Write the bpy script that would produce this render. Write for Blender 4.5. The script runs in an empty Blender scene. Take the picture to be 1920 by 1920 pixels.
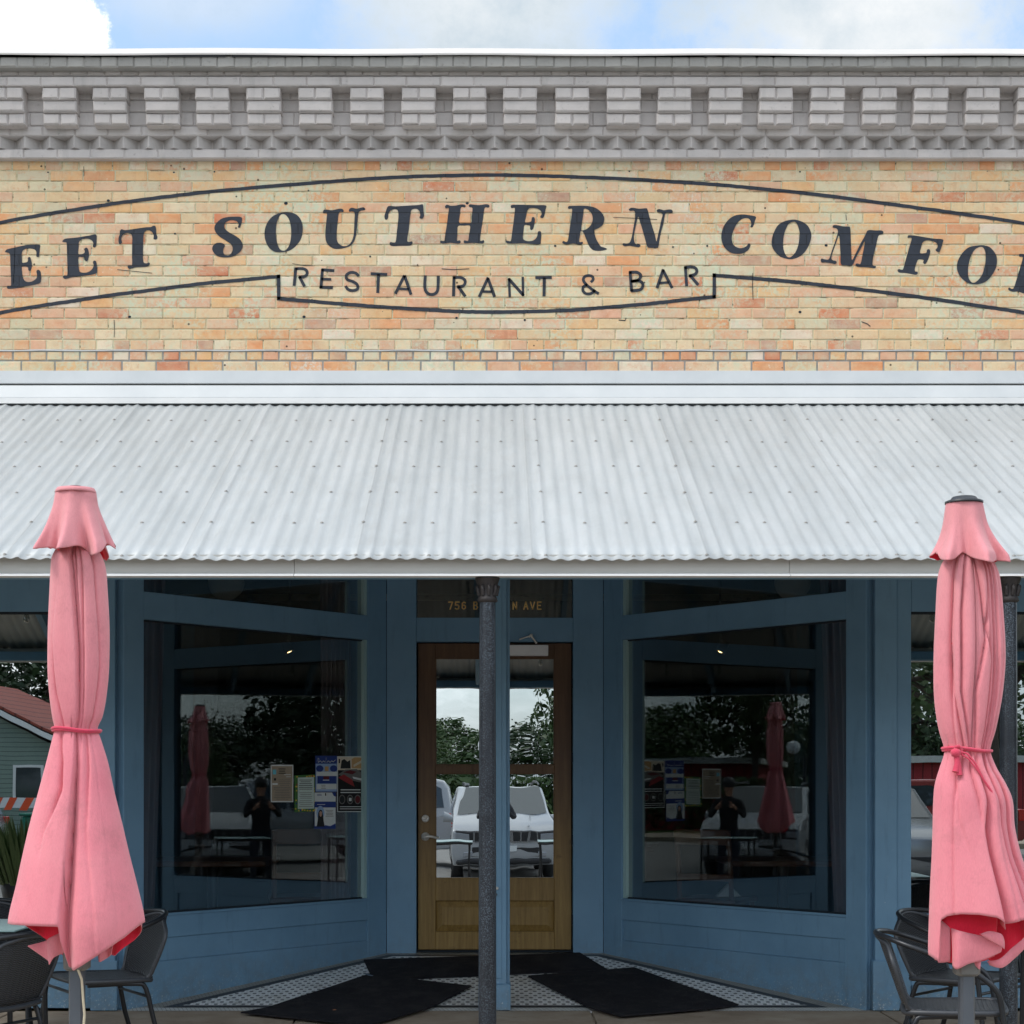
import bpy, bmesh, math, random
from math import sin, cos, pi, radians, sqrt, exp
from mathutils import Vector, Matrix, noise
from mathutils.geometry import tessellate_polygon

# ------------------------------------------------------------------ camera
scene = bpy.context.scene
col = scene.collection
EYE = 1.417
CD = 10.25          # metres from the camera to the facade plane (y = 0)
F = 3075.0          # focal length in photo pixels
CXP, CYP = 928.0, 1470.0
K = CD / 9
cam_d = bpy.data.cameras.new('camera')
cam = bpy.data.objects.new('camera', cam_d)
col.objects.link(cam)
cam.location = (0, -CD, EYE)
cam.rotation_euler = (radians(90), 0, 0)
cam_d.sensor_width = 36
cam_d.lens = F / 1920 * 36
cam_d.shift_x = (960 - CXP) / 1920
cam_d.shift_y = (CYP - 960) / 1920
cam_d.clip_start = 0.05
cam_d.clip_end = 2000
scene.camera = cam

# ------------------------------------------------------------------ sky and sun
SUN_EL, SUN_AZ = radians(52), radians(-62)     # azimuth measured from the camera's back (-y) towards -x
world = bpy.data.worlds.new('World')
scene.world = world
world.use_nodes = True
wt = world.node_tree
wt.nodes.clear()
def wn(t, **kw):
    n = wt.nodes.new(t)
    for k, v in kw.items(): setattr(n, k, v)
    return n
def wl(a, b): wt.links.new(a, b)
def wmath(op, a, b=None, c=None, clamp=False):
    n = wn('ShaderNodeMath', operation=op); n.use_clamp = clamp
    for i, s in enumerate((a, b, c)):
        if s is None: continue
        if isinstance(s, (int, float)): n.inputs[i].default_value = s
        else: wl(s, n.inputs[i])
    return n.outputs[0]
out = wn('ShaderNodeOutputWorld')
sky = wn('ShaderNodeTexSky', sky_type='NISHITA')
sky.sun_disc = False
sky.sun_elevation = SUN_EL
sun_dir = Vector((cos(SUN_EL) * sin(SUN_AZ), -cos(SUN_EL) * cos(SUN_AZ), sin(SUN_EL)))
sky.sun_rotation = math.atan2(sun_dir.x, sun_dir.y)
sky.air_density = 1.2; sky.dust_density = 1.5; sky.ozone_density = 1.0
tc = wn('ShaderNodeTexCoord')
sep = wn('ShaderNodeSeparateXYZ'); wl(tc.outputs['Generated'], sep.inputs[0])
X, Y, Z = sep.outputs
# clouds: broken overcast everywhere, plus the three banks over the parapet
nz = wn('ShaderNodeTexNoise'); nz.inputs['Scale'].default_value = 3.2; nz.inputs['Detail'].default_value = 9; nz.inputs['Roughness'].default_value = .58
mp = wn('ShaderNodeMapping'); mp.inputs['Scale'].default_value = (1, 1, 2.6); mp.inputs['Location'].default_value = (3.1, .4, 1.7)
wl(tc.outputs['Generated'], mp.inputs[0]); wl(mp.outputs[0], nz.inputs['Vector'])
base = wn('ShaderNodeMapRange', interpolation_type='SMOOTHSTEP')
base.inputs[1].default_value = .40; base.inputs[2].default_value = .56
wl(nz.outputs[0], base.inputs[0])
nz2 = wn('ShaderNodeTexNoise'); nz2.inputs['Scale'].default_value = 26; nz2.inputs['Detail'].default_value = 12; nz2.inputs['Roughness'].default_value = .68
wl(tc.outputs['Generated'], nz2.inputs['Vector'])
yy = wmath('MAXIMUM', Y, 0.02)
U = wmath('DIVIDE', X, yy); W = wmath('DIVIDE', Z, yy)
def bank(px, py, rx, ry, edge, amp):
    du = wmath('DIVIDE', wmath('SUBTRACT', U, (px - CXP) / F), rx / F)
    dw = wmath('DIVIDE', wmath('SUBTRACT', W, (CYP - py) / F), ry / F)
    r = wmath('SQRT', wmath('ADD', wmath('MULTIPLY', du, du), wmath('MULTIPLY', dw, dw)))
    r = wmath('ADD', r, wmath('MULTIPLY', wmath('SUBTRACT', nz2.outputs[0], .5), amp))
    m = wn('ShaderNodeMapRange', interpolation_type='SMOOTHSTEP')
    m.inputs[1].default_value = 1 + edge; m.inputs[2].default_value = 1 - edge
    wl(r, m.inputs[0])
    return m.outputs[0]
b1 = bank(-70, 95, 275, 230, .05, .62)
b2 = bank(890, -60, 250, 260, .5, 1.5)
b3 = bank(1600, -20, 285, 220, .50, 1.9)
b4 = bank(390, -20, 190, 80, .6, 1.6)
b5 = bank(1640, 70, 190, 50, .45, 1.2)
front = wmath('MAXIMUM', wmath('MAXIMUM', b1, b2), wmath('MAXIMUM', b3, wmath('MAXIMUM', wmath('MULTIPLY', b4, .5), b5)))
isf = wn('ShaderNodeMapRange'); isf.inputs[1].default_value = .55; isf.inputs[2].default_value = .75
wl(Y, isf.inputs[0])
mixf = wn('ShaderNodeMix', data_type='FLOAT')
wl(isf.outputs[0], mixf.inputs[0]); wl(base.outputs[0], mixf.inputs[2]); wl(front, mixf.inputs[3])
SKY_STRENGTH = 0.15
bg1 = wn('ShaderNodeBackground'); bg1.inputs[1].default_value = SKY_STRENGTH
tint = wn('ShaderNodeMix', data_type='RGBA', blend_type='MIX'); tint.inputs[0].default_value = .6
tint.inputs[7].default_value = (1.55, 2.2, 3.1, 1)
wl(sky.outputs[0], tint.inputs[6]); wl(tint.outputs[2], bg1.inputs[0])
bg2 = wn('ShaderNodeBackground'); bg2.inputs[1].default_value = 1.0
cr = wn('ShaderNodeValToRGB'); cr.color_ramp.elements[0].position = .30; cr.color_ramp.elements[1].position = .72
cr.color_ramp.elements[0].color = (.66, .74, .80, 1); cr.color_ramp.elements[1].color = (1.05, 1.06, 1.07, 1)
nz3 = wn('ShaderNodeTexNoise'); nz3.inputs['Scale'].default_value = 5; nz3.inputs['Detail'].default_value = 7
wl(mp.outputs[0], nz3.inputs['Vector']); wl(nz3.outputs[0], cr.inputs[0])
# the thick bank at the left is the brightest
lift = wn('ShaderNodeMix', data_type='RGBA'); lift.inputs[7].default_value = (.9, .9, .9, 1)
# clouds opposite the sun are greyer than the sunlit ones behind the camera
cr2 = wn('ShaderNodeValToRGB'); cr2.color_ramp.elements[0].position = .36; cr2.color_ramp.elements[1].position = .60
cr2.color_ramp.elements[0].color = (.285, .34, .385, 1); cr2.color_ramp.elements[1].color = (.46, .475, .485, 1)
wl(wmath('ADD', wmath('MULTIPLY', nz3.outputs[0], .6), wmath('MULTIPLY', nz2.outputs[0], .4)), cr2.inputs[0])
cm = wn('ShaderNodeMix', data_type='RGBA'); wl(isf.outputs[0], cm.inputs[0]); wl(cr.outputs[0], cm.inputs[6]); wl(cr2.outputs[0], cm.inputs[7])
wl(wmath('MULTIPLY', b1, isf.outputs[0]), lift.inputs[0]); wl(cm.outputs[2], lift.inputs[6]); wl(lift.outputs[2], bg2.inputs[0])
ms = wn('ShaderNodeMixShader'); wl(mixf.outputs[0], ms.inputs[0]); wl(bg1.outputs[0], ms.inputs[1]); wl(bg2.outputs[0], ms.inputs[2])
wl(ms.outputs[0], out.inputs[0])

sun_d = bpy.data.lights.new('sun', 'SUN')
sun_d.energy = 0.95
sun_d.angle = radians(15)
sun_d.color = (1, .95, .88)
sun = bpy.data.objects.new('sun', sun_d)
col.objects.link(sun)
sun.rotation_euler = (-sun_dir).to_track_quat('-Z', 'Y').to_euler()
sun.location = (-6, -12, 14)

scene.view_settings.view_transform = 'Standard'
scene.view_settings.look = 'None'
scene.view_settings.exposure = 1.02
scene.view_settings.gamma = 1
scene.view_settings.use_curve_mapping = False
scene.cycles.max_bounces = 10
scene.cycles.glossy_bounces = 6
scene.cycles.transparent_max_bounces = 16
scene.cycles.diffuse_bounces = 4

# ------------------------------------------------------------------ helpers
def P(px, py, d=CD):
    return Vector(((px - CXP) * d / F, d - CD, EYE + (CYP - py) * d / F))
def zd(py, y=0.0): return EYE + (CYP - py) * (CD + y) / F
def xd(px, y=0.0): return (px - CXP) * (CD + y) / F
def lin(r, g, b, k=1.0):
    f = lambda c: ((c / 255) / 12.92 if c <= 10 else (((c / 255) + .055) / 1.055) ** 2.4)
    return (f(r) * k, f(g) * k, f(b) * k, 1)

class MB:
    def __init__(s): s.v = []; s.f = []; s.m = []; s.c = []; s.sm = []; s.cc = (1, 1, 1, 1); s.mi = 0; s.smooth = False
    def add(s, vs, fs):
        b = len(s.v)
        s.v += [tuple(v) for v in vs]; s.c += [s.cc] * len(vs)
        s.f += [tuple(i + b for i in f) for f in fs]; s.m += [s.mi] * len(fs); s.sm += [s.smooth] * len(fs)
    def box(s, x0, x1, y0, y1, z0, z1, mat=None):
        vs = [(x0, y0, z0), (x1, y0, z0), (x1, y1, z0), (x0, y1, z0), (x0, y0, z1), (x1, y0, z1), (x1, y1, z1), (x0, y1, z1)]
        if mat is not None: vs = [mat @ Vector(v) for v in vs]
        s.add(vs, [(0, 3, 2, 1), (4, 5, 6, 7), (0, 1, 5, 4), (1, 2, 6, 5), (2, 3, 7, 6), (3, 0, 4, 7)])
    def quad(s, a, b, c, d): s.add([a, b, c, d], [(0, 1, 2, 3)])
    def grid(s, pts, closed=False, flip=False):
        n = len(pts); m = len(pts[0]); vs = [p for r in pts for p in r]; fs = []
        for i in range(n - 1):
            for j in range(m if closed else m - 1):
                k = (j + 1) % m
                f = (i * m + j, i * m + k, (i + 1) * m + k, (i + 1) * m + j)
                fs.append(f[::-1] if flip else f)
        s.add(vs, fs)
    def tube(s, path, r, n=8, cap=True, closed=False):
        path = [Vector(p) for p in path]; N = len(path); rings = []
        rr = r if isinstance(r, (list, tuple)) else [r] * N
        up = None
        for i, p in enumerate(path):
            if closed: t = (path[(i + 1) % N] - path[i - 1])
            else: t = path[min(i + 1, N - 1)] - path[max(i - 1, 0)]
            t.normalize()
            if up is None:
                up = Vector((0, 0, 1)) if abs(t.z) < .9 else Vector((1, 0, 0))
            a = t.cross(up)
            if a.length < 1e-4: a = t.cross(Vector((0, 1, .1)))
            a.normalize(); b = a.cross(t).normalized(); up = b
            rings.append([p + (a * cos(2 * pi * k / n) + b * sin(2 * pi * k / n)) * rr[i] for k in range(n)])
        if closed: rings.append(rings[0])
        sm = s.smooth; s.smooth = True
        s.grid(rings, closed=True)
        s.smooth = sm
        if cap and not closed:
            s.add(rings[0], [tuple(range(n))]); s.add(rings[-1], [tuple(range(n))[::-1]])
    def cyl(s, p0, p1, r0, r1=None, n=20): s.tube([p0, p1], [r0, r0 if r1 is None else r1], n)
    def lathe(s, prof, c=(0, 0, 0), n=24, mat=None):
        rings = []
        for r, z in prof:
            ring = [Vector((c[0] + r * cos(2 * pi * k / n), c[1] + r * sin(2 * pi * k / n), c[2] + z)) for k in range(n)]
            if mat is not None: ring = [mat @ v for v in ring]
            rings.append(ring)
        sm = s.smooth; s.smooth = True; s.grid(rings, closed=True); s.smooth = sm
    def poly(s, pts, holes=(), f=lambda x, y: (x, 0, y)):
        loops = [[Vector((p[0], p[1], 0)) for p in pts]] + [[Vector((p[0], p[1], 0)) for p in h] for h in holes]
        tris = tessellate_polygon(loops)
        flat = [p for l in loops for p in l]
        s.add([f(p.x, p.y) for p in flat], [tuple(t) for t in tris])
    def prism(s, pts, y0, y1, f=None):
        """outline (x,z) extruded from y0 to y1; f maps (x,y,z)"""
        f = f or (lambda x, y, z: (x, y, z)); n = len(pts)
        s.add([f(p[0], y0, p[1]) for p in pts] + [f(p[0], y1, p[1]) for p in pts],
              [tuple(range(n)), tuple(range(2 * n - 1, n - 1, -1))] + [(i, i + n, (i + 1) % n + n, (i + 1) % n) for i in range(n)])
    def build(s, name, mats, parent=None, bevel=0, loc=None, rot=None, fix=False, seg=1):
        me = bpy.data.meshes.new(name)
        me.from_pydata(s.v, [], s.f)
        if not isinstance(mats, (list, tuple)): mats = [mats]
        for m in mats: me.materials.append(m)
        me.polygons.foreach_set('material_index', s.m)
        me.polygons.foreach_set('use_smooth', s.sm)
        ca = me.color_attributes.new('tint', 'FLOAT_COLOR', 'POINT')
        ca.data.foreach_set('color', [x for c in s.c for x in c])
        me.update()
        if fix:
            bm = bmesh.new(); bm.from_mesh(me)
            bmesh.ops.remove_doubles(bm, verts=bm.verts, dist=1e-5)
            bmesh.ops.recalc_face_normals(bm, faces=bm.faces)
            bm.to_mesh(me); bm.free()
        o = bpy.data.objects.new(name, me)
        col.objects.link(o)
        if parent is not None: o.parent = parent
        if loc is not None: o.location = loc
        if rot is not None: o.rotation_euler = rot
        if bevel:
            b = o.modifiers.new('b', 'BEVEL'); b.width = bevel; b.segments = seg; b.limit_method = 'ANGLE'; b.angle_limit = radians(40)
        return o

def tag(o, label=None, cat=None, group=None, kind=None):
    if label: o['label'] = label
    if cat: o['category'] = cat
    if group: o['group'] = group
    if kind: o['kind'] = kind
    return o
def thing(name, label, cat, loc=(0, 0, 0), rz=0, group=None):
    o = bpy.data.objects.new(name, None); col.objects.link(o)
    o.empty_display_size = .1
    o.location = loc; o.rotation_euler = (0, 0, rz)
    return tag(o, label, cat, group)
def dup(root, loc, rz, label, group=None, scale=None):
    r = root.copy(); col.objects.link(r); r.location = loc; r.rotation_euler = (0, 0, rz)
    r['label'] = label
    if group: r['group'] = group
    if scale: r.scale = scale
    for ch in list(root.children):
        c = ch.copy(); col.objects.link(c); c.parent = r
        for g in list(ch.children):
            e = g.copy(); col.objects.link(e); e.parent = c
    return r
def smooth_loop(pts, n=3, closed=True):
    out = []; N = len(pts)
    for i in range(N if closed else N - 1):
        if closed: p0, p1, p2, p3 = pts[i - 1], pts[i], pts[(i + 1) % N], pts[(i + 2) % N]
        else: p0, p1, p2, p3 = pts[max(i - 1, 0)], pts[i], pts[i + 1], pts[min(i + 2, N - 1)]
        for k in range(n):
            t = k / n
            out.append(tuple(.5 * ((2 * b) + (c - a) * t + (2 * a - 5 * b + 4 * c - d) * t * t + (3 * b - a - 3 * c + d) * t ** 3)
                             for a, b, c, d in zip(p0, p1, p2, p3)))
    if not closed: out.append(tuple(pts[-1]))
    return out
def interp(tab, x):
    if x <= tab[0][0]: return tab[0][1]
    if x >= tab[-1][0]: return tab[-1][1]
    for i in range(len(tab) - 1):
        if x <= tab[i + 1][0]:
            x0, y0 = tab[i]; x1, y1 = tab[i + 1]
            t = (x - x0) / (x1 - x0)
            m0 = (y1 - tab[i - 1][1]) / (x1 - tab[i - 1][0]) if i > 0 else (y1 - y0) / (x1 - x0)
            m1 = (tab[i + 2][1] - y0) / (tab[i + 2][0] - x0) if i + 2 < len(tab) else (y1 - y0) / (x1 - x0)
            h = x1 - x0
            return (2 * t ** 3 - 3 * t * t + 1) * y0 + (t ** 3 - 2 * t * t + t) * h * m0 + (-2 * t ** 3 + 3 * t * t) * y1 + (t ** 3 - t * t) * h * m1
def lerp(tab, x):
    if x <= tab[0][0]: return tab[0][1]
    for (a, b), (c, d) in zip(tab, tab[1:]):
        if x <= c: return b + (d - b) * (x - a) / (c - a)
    return tab[-1][1]

# ------------------------------------------------------------------ materials
class Mat:
    def __init__(s, name):
        s.m = bpy.data.materials.new(name); s.m.use_nodes = True; s.t = s.m.node_tree
        s.b = s.t.nodes['Principled BSDF']; s.o = s.t.nodes['Material Output']
    def n(s, t, **kw):
        n = s.t.nodes.new(t)
        for k, v in kw.items(): setattr(n, k, v)
        return n
    def l(s, a, b): s.t.links.new(a, b)
    def math(s, op, a, b=None, clamp=False):
        n = s.n('ShaderNodeMath', operation=op); n.use_clamp = clamp
        for i, q in enumerate((a, b)):
            if q is None: continue
            if isinstance(q, (int, float)): n.inputs[i].default_value = q
            else: s.l(q, n.inputs[i])
        return n.outputs[0]
    def coord(s, kind='Object', scale=(1, 1, 1)):
        tcn = s.n('ShaderNodeTexCoord'); mpn = s.n('ShaderNodeMapping'); mpn.inputs['Scale'].default_value = scale
        s.l(tcn.outputs[kind], mpn.inputs[0]); return mpn.outputs[0]
    def noise(s, scale, detail=4, rough=.55, vec=None, dist=0):
        n = s.n('ShaderNodeTexNoise'); n.inputs['Scale'].default_value = scale; n.inputs['Detail'].default_value = detail
        n.inputs['Roughness'].default_value = rough; n.inputs['Distortion'].default_value = dist
        s.l(vec if vec is not None else s.coord(), n.inputs['Vector']); return n.outputs[0]
    def ramp(s, fac, stops):
        r = s.n('ShaderNodeValToRGB'); e = r.color_ramp.elements
        while len(e) < len(stops): e.new(.5)
        for el, (p, c) in zip(e, stops):
            el.position = p; el.color = c if isinstance(c, tuple) else (c, c, c, 1)
        s.l(fac, r.inputs[0]); return r.outputs[0]
    def mix(s, fac, a, b, mode='MIX'):
        n = s.n('ShaderNodeMix', data_type='RGBA', blend_type=mode)
        for i, q in ((0, fac), (6, a), (7, b)):
            if isinstance(q, (int, float)): n.inputs[i].default_value = q
            elif isinstance(q, tuple): n.inputs[i].default_value = q
            else: s.l(q, n.inputs[i])
        return n.outputs[2]
    def set(s, color=None, rough=None, metal=None, spec=None, normal=None):
        for k, v in (('Base Color', color), ('Roughness', rough), ('Metallic', metal), ('Specular IOR Level', spec), ('Normal', normal)):
            if v is None: continue
            if isinstance(v, (int, float, tuple)): s.b.inputs[k].default_value = v
            else: s.l(v, s.b.inputs[k])
        return s
    def bump(s, h, strength=.3, dist=.01):
        n = s.n('ShaderNodeBump'); n.inputs['Strength'].default_value = strength; n.inputs['Distance'].default_value = dist
        s.l(h, n.inputs['Height']); return n.outputs[0]
def simple(name, c, rough=.5, metal=0, var=.12, nscale=8, bump=.15, spec=.5, bscale=60, bdist=.002):
    m = Mat(name)
    k = m.noise(nscale, 5, .6)
    f = m.ramp(k, [(.25, 1 - var), (.75, 1 + var)])
    m.set(m.mix(1, c, f, 'MULTIPLY'), rough, metal, spec)
    if bump: m.set(normal=m.bump(m.noise(bscale, 3, .6), bump, bdist))
    return m.m
# brick, per-brick colours carried by the mesh
def brick_mat(name, patches=True):
    m = Mat(name)
    at = m.n('ShaderNodeAttribute', attribute_name='tint')
    v = m.coord()
    c = at.outputs['Color']
    f = m.ramp(m.noise(14, 6, .65, v), [(.25, .84), (.5, 1.0), (.75, 1.12)])
    c = m.mix(1, c, f, 'MULTIPLY')
    wash = m.ramp(m.noise(7.5, 7, .7, m.coord('Object', (.7, 1, 1.3))), [(.36, .05), (.68, .60)])
    c = m.mix(wash, c, lin(222, 200, 168))
    blot = m.ramp(m.noise(18, 6, .74, v), [(.52, 0.0), (.66, .55)])
    c = m.mix(blot, c, lin(214, 150, 112))
    # vertical kiln streaks
    st = m.ramp(m.noise(1, 3, .6, m.coord('Object', (22, 1, 3))), [(.60, 0.0), (.70, .55)])
    c = m.mix(m.math('MULTIPLY', st, .35), c, lin(172, 112, 88, .95))
    if patches:
        p1 = m.ramp(m.noise(1.9, 8, .68, v), [(.46, 0.0), (.60, 1.0)])
        p2 = m.ramp(m.noise(30, 7, .72, v), [(.44, 0.0), (.56, 1.0)])
        c = m.mix(m.math('MULTIPLY', m.math('MULTIPLY', p1, p2), .85), c, lin(204, 214, 190))
        p5 = m.ramp(m.noise(1.1, 6, .7, v), [(.54, 0.0), (.64, 1.0)]); p6 = m.ramp(m.noise(44, 6, .75, v), [(.52, 0.0), (.58, 1.0)])
        c = m.mix(m.math('MULTIPLY', m.math('MULTIPLY', p5, p6), .8), c, lin(216, 220, 210))
        p3 = m.ramp(m.noise(48, 3, .5, v), [(.66, 0.0), (.70, 1.0)])
        p4 = m.ramp(m.noise(3.1, 3, .5, m.coord('Object', (1, 1, 1.4))), [(.48, 0.0), (.58, 1.0)])
        c = m.mix(m.math('MULTIPLY', m.math('MULTIPLY', p3, p4), .6), c, lin(232, 224, 205))
    c = m.mix(1, c, (.90, .87, .83, 1), 'MULTIPLY')
    # nail holes
    vo = m.n('ShaderNodeTexVoronoi'); vo.inputs['Scale'].default_value = 9; m.l(m.coord('Object', (1, .01, 1)), vo.inputs['Vector'])
    vd = m.math('LESS_THAN', vo.outputs['Distance'], .062)
    sc = m.n('ShaderNodeSeparateColor'); m.l(vo.outputs['Color'], sc.inputs[0])
    hole = m.math('MULTIPLY', vd, m.math('LESS_THAN', sc.outputs[0], .9))
    c = m.mix(m.math('MULTIPLY', hole, .85), c, (.03, .024, .02, 1))
    h = m.math('ADD', m.noise(60, 5, .7, v), m.math('MULTIPLY', m.noise(220, 2, .5, v), .35))
    m.set(c, .88, spec=.25, normal=m.bump(h, .55, .004))
    return m.m
M = {}
M['brick'] = brick_mat('old_brick')
mm = Mat('mortar'); v = mm.coord()
mc = mm.ramp(mm.noise(5, 6, .7, v), [(.3, lin(200, 184, 146)), (.5, lin(214, 204, 168)), (.66, lin(204, 213, 186))])
ml = mm.ramp(mm.noise(30, 5, .75, mm.coord('Object', (.3, 1, 1))), [(.36, .25), (.46, .88)])
mm.set(mm.mix(1, mc, ml, 'MULTIPLY'), .95, spec=.2, normal=mm.bump(mm.noise(120, 4, .7, v), .6, .004)); M['mortar'] = mm.m
M['mortar_grey'] = simple('grey_mortar', lin(150, 152, 148), .9, var=.18, nscale=18, bump=.4)
# painted grey cornice brick
mm = Mat('grey_painted_brick'); v = mm.coord()
at = mm.n('ShaderNodeAttribute', attribute_name='tint')
c = mm.mix(1, at.outputs['Color'], mm.ramp(mm.noise(6, 6, .6, v), [(.3, .90), (.7, 1.06)]), 'MULTIPLY')
dirt = mm.ramp(mm.noise(28, 6, .75, v), [(.60, 0.0), (.72, .5)])
c = mm.mix(dirt, c, lin(96, 92, 86))
c = mm.mix(mm.ramp(mm.noise(1, 6, .7, mm.coord('Object', (7, 1, 1.2))), [(.55, 0.0), (.78, .40)]), c, lin(112, 112, 106))
h = mm.math('ADD', mm.noise(70, 5, .65, v), mm.math('MULTIPLY', mm.noise(9, 3, .5, v), .8))
mm.set(c, .72, spec=.3, normal=mm.bump(h, .5, .004)); M['grey_brick'] = mm.m
# painted lettering: same brick relief showing through the paint
mm = Mat('black_wall_paint'); v = mm.coord()
bt = mm.n('ShaderNodeTexBrick'); bt.offset = .5
for k, val in (('Scale', 1.0), ('Mortar Size', .0035), ('Mortar Smooth', .5), ('Brick Width', .205), ('Row Height', .0661)): bt.inputs[k].default_value = val
bt.inputs['Color1'].default_value = (1, 1, 1, 1); bt.inputs['Color2'].default_value = (.86, .86, .86, 1); bt.inputs['Mortar'].default_value = (.42, .42, .42, 1)
mpn = mm.n('ShaderNodeMapping'); mpn.inputs['Rotation'].default_value = (radians(90), 0, 0)
tcn = mm.n('ShaderNodeTexCoord')
sx = mm.n('ShaderNodeSeparateXYZ'); cx = mm.n('ShaderNodeCombineXYZ'); mm.l(tcn.outputs['Object'], sx.inputs[0])
mm.l(sx.outputs[0], cx.inputs[0]); mm.l(mm.math('ADD', sx.outputs[2], -(zd(300) - 18 * .0661)), cx.inputs[1]); mm.l(cx.outputs[0], bt.inputs['Vector'])
c = mm.mix(1, lin(42, 47, 57), bt.outputs['Color'], 'MULTIPLY')
c = mm.mix(1, c, mm.ramp(mm.noise(22, 5, .7, v), [(.3, .8), (.7, 1.25)]), 'MULTIPLY')
h = mm.math('ADD', bt.outputs['Color'], mm.math('MULTIPLY', mm.noise(70, 4, .7, v), .5))
mm.set(c, .62, spec=.35, normal=mm.bump(h, .7, .005)); M['letter'] = mm.m
# galvanised corrugated sheet
mm = Mat('galvanised_sheet'); v = mm.coord()
c = mm.ramp(mm.noise(1, 6, .62, mm.coord('Object', (9, 1.1, 1.1))), [(.25, lin(160, 164, 165)), (.5, lin(171, 175, 176)), (.8, lin(182, 185, 186))])
c = mm.mix(mm.ramp(mm.noise(7, 6, .7, v), [(.56, 0.0), (.72, .30)]), c, lin(158, 162, 163))
at = mm.n('ShaderNodeAttribute', attribute_name='tint'); c = mm.mix(1, c, at.outputs['Color'], 'MULTIPLY')
c = mm.mix(mm.ramp(mm.noise(60, 3, .6, v), [(.70, 0.0), (.76, .5)]), c, lin(120, 118, 112))
mm.set(c, mm.ramp(mm.noise(10, 4, .6, v), [(.3, .42), (.7, .62)]), .12, .4, mm.bump(mm.noise(40, 3, .6, v), .12, .002)); M['galv'] = mm.m
M['under_galv'] = simple('awning_underside', lin(150, 152, 150), .6, .2, .1, 4)
mm = Mat('white_flashing'); v = mm.coord()
c = mm.ramp(mm.noise(3, 6, .6, v), [(.3, lin(190, 193, 194)), (.7, lin(202, 204, 204))])
c = mm.mix(mm.ramp(mm.noise(1, 6, .7, mm.coord('Object', (6, 1, 12))), [(.62, 0.0), (.78, .35)]), c, lin(188, 186, 180))
mm.set(c, .45, .15, .5, mm.bump(mm.noise(12, 3, .5, v), .12, .003)); M['white_metal'] = mm.m
M['coping'] = simple('white_coping', lin(236, 232, 228), .5, 0, .05, 5, .1)
M['fascia'] = simple('grey_fascia', lin(176, 174, 168), .6, .1, .06, 3, .1)
M['drip'] = simple('white_drip_edge', lin(240, 240, 240), .4, .1, .03, 3, 0)
M['rust'] = simple('rusty_screw', lin(140, 138, 134), .6, .5, .3, 90, 0)
# blue storefront paint with chips and scuffs
mm = Mat('blue_paint'); v = mm.coord()
c = mm.ramp(mm.noise(2.2, 6, .6, v), [(.3, lin(104, 143, 172)), (.7, lin(116, 155, 184))])
c = mm.mix(mm.ramp(mm.noise(75, 4, .6, v), [(.71, 0.0), (.745, .6)]), c, lin(178, 192, 198))
c = mm.mix(mm.ramp(mm.noise(1, 5, .7, mm.coord('Object', (16, 16, 2.2))), [(.56, 0.0), (.78, .45)]), c, lin(78, 112, 134))
s3 = mm.n('ShaderNodeSeparateXYZ'); mm.l(v, s3.inputs[0])
low = mm.math('SUBTRACT', 1.0, mm.math('MULTIPLY', s3.outputs[2], 2.2), True)
dirt = mm.math('MULTIPLY', mm.math('POWER', low, 1.6), mm.ramp(mm.noise(11, 7, .75, v), [(.40, 0.0), (.62, 1.0)]))
c = mm.mix(mm.math('MULTIPLY', dirt, .6), c, lin(112, 116, 112))
chip = mm.math('MULTIPLY', mm.math('POWER', low, 4), mm.ramp(mm.noise(70, 4, .7, v), [(.60, 0.0), (.64, 1.0)]))
c = mm.mix(mm.math('MULTIPLY', chip, .8), c, lin(215, 218, 214))
br = mm.noise(1, 4, .6, mm.coord('Object', (160, 160, 5)))
hb = mm.math('ADD', mm.math('MULTIPLY', mm.noise(130, 4, .6, v), .5), br)
mm.set(c, mm.ramp(mm.noise(9, 4, .6, v), [(.3, .38), (.7, .62)]), 0, .4, mm.bump(hb, .25, .0015)); M['blue'] = mm.m
M['gap'] = simple('dark_joint', lin(26, 38, 48), .9, 0, .1, 5, 0)
M['lit_reveal'] = simple('pale_lit_reveal', lin(158, 190, 192), .25, 0, .04, 4, 0)  # far window reveal; its lit look is painted in as a pale colour
def glass_mat(name, fac, tintc, wav=0, ws=3, wd=.02, rough=0.0):
    m = Mat(name)
    tr = m.n('ShaderNodeBsdfTransparent'); tr.inputs[0].default_value = tintc
    gl = m.n('ShaderNodeBsdfGlossy'); gl.inputs['Roughness'].default_value = rough; gl.inputs[0].default_value = (.93, .97, .97, 1)
    mx = m.n('ShaderNodeMixShader')
    fr = m.n('ShaderNodeLayerWeight'); fr.inputs['Blend'].default_value = .3
    m.l(m.math('ADD', m.math('MULTIPLY', fr.outputs['Fresnel'], .35), fac, True), mx.inputs[0])
    if wav:
        nv = m.noise(ws, 2, .4, m.coord('Object', (1, 1, .55)))
        m.l(m.bump(nv, wav, wd), gl.inputs['Normal'])
    m.l(tr.outputs[0], mx.inputs[1]); m.l(gl.outputs[0], mx.inputs[2]); m.l(mx.outputs[0], m.o.inputs[0])
    return m.m
M['glass'] = glass_mat('window_glass', .13, (.82, .85, .85, 1), .15, 1.3, .004)
M['glass_side'] = glass_mat('side_window_glass', .46, (.4, .42, .42, 1), .15, 1.6, .004)
M['glass_door'] = glass_mat('door_glass', .62, (.3, .32, .32, 1), .16, 3.6, .004)
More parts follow.
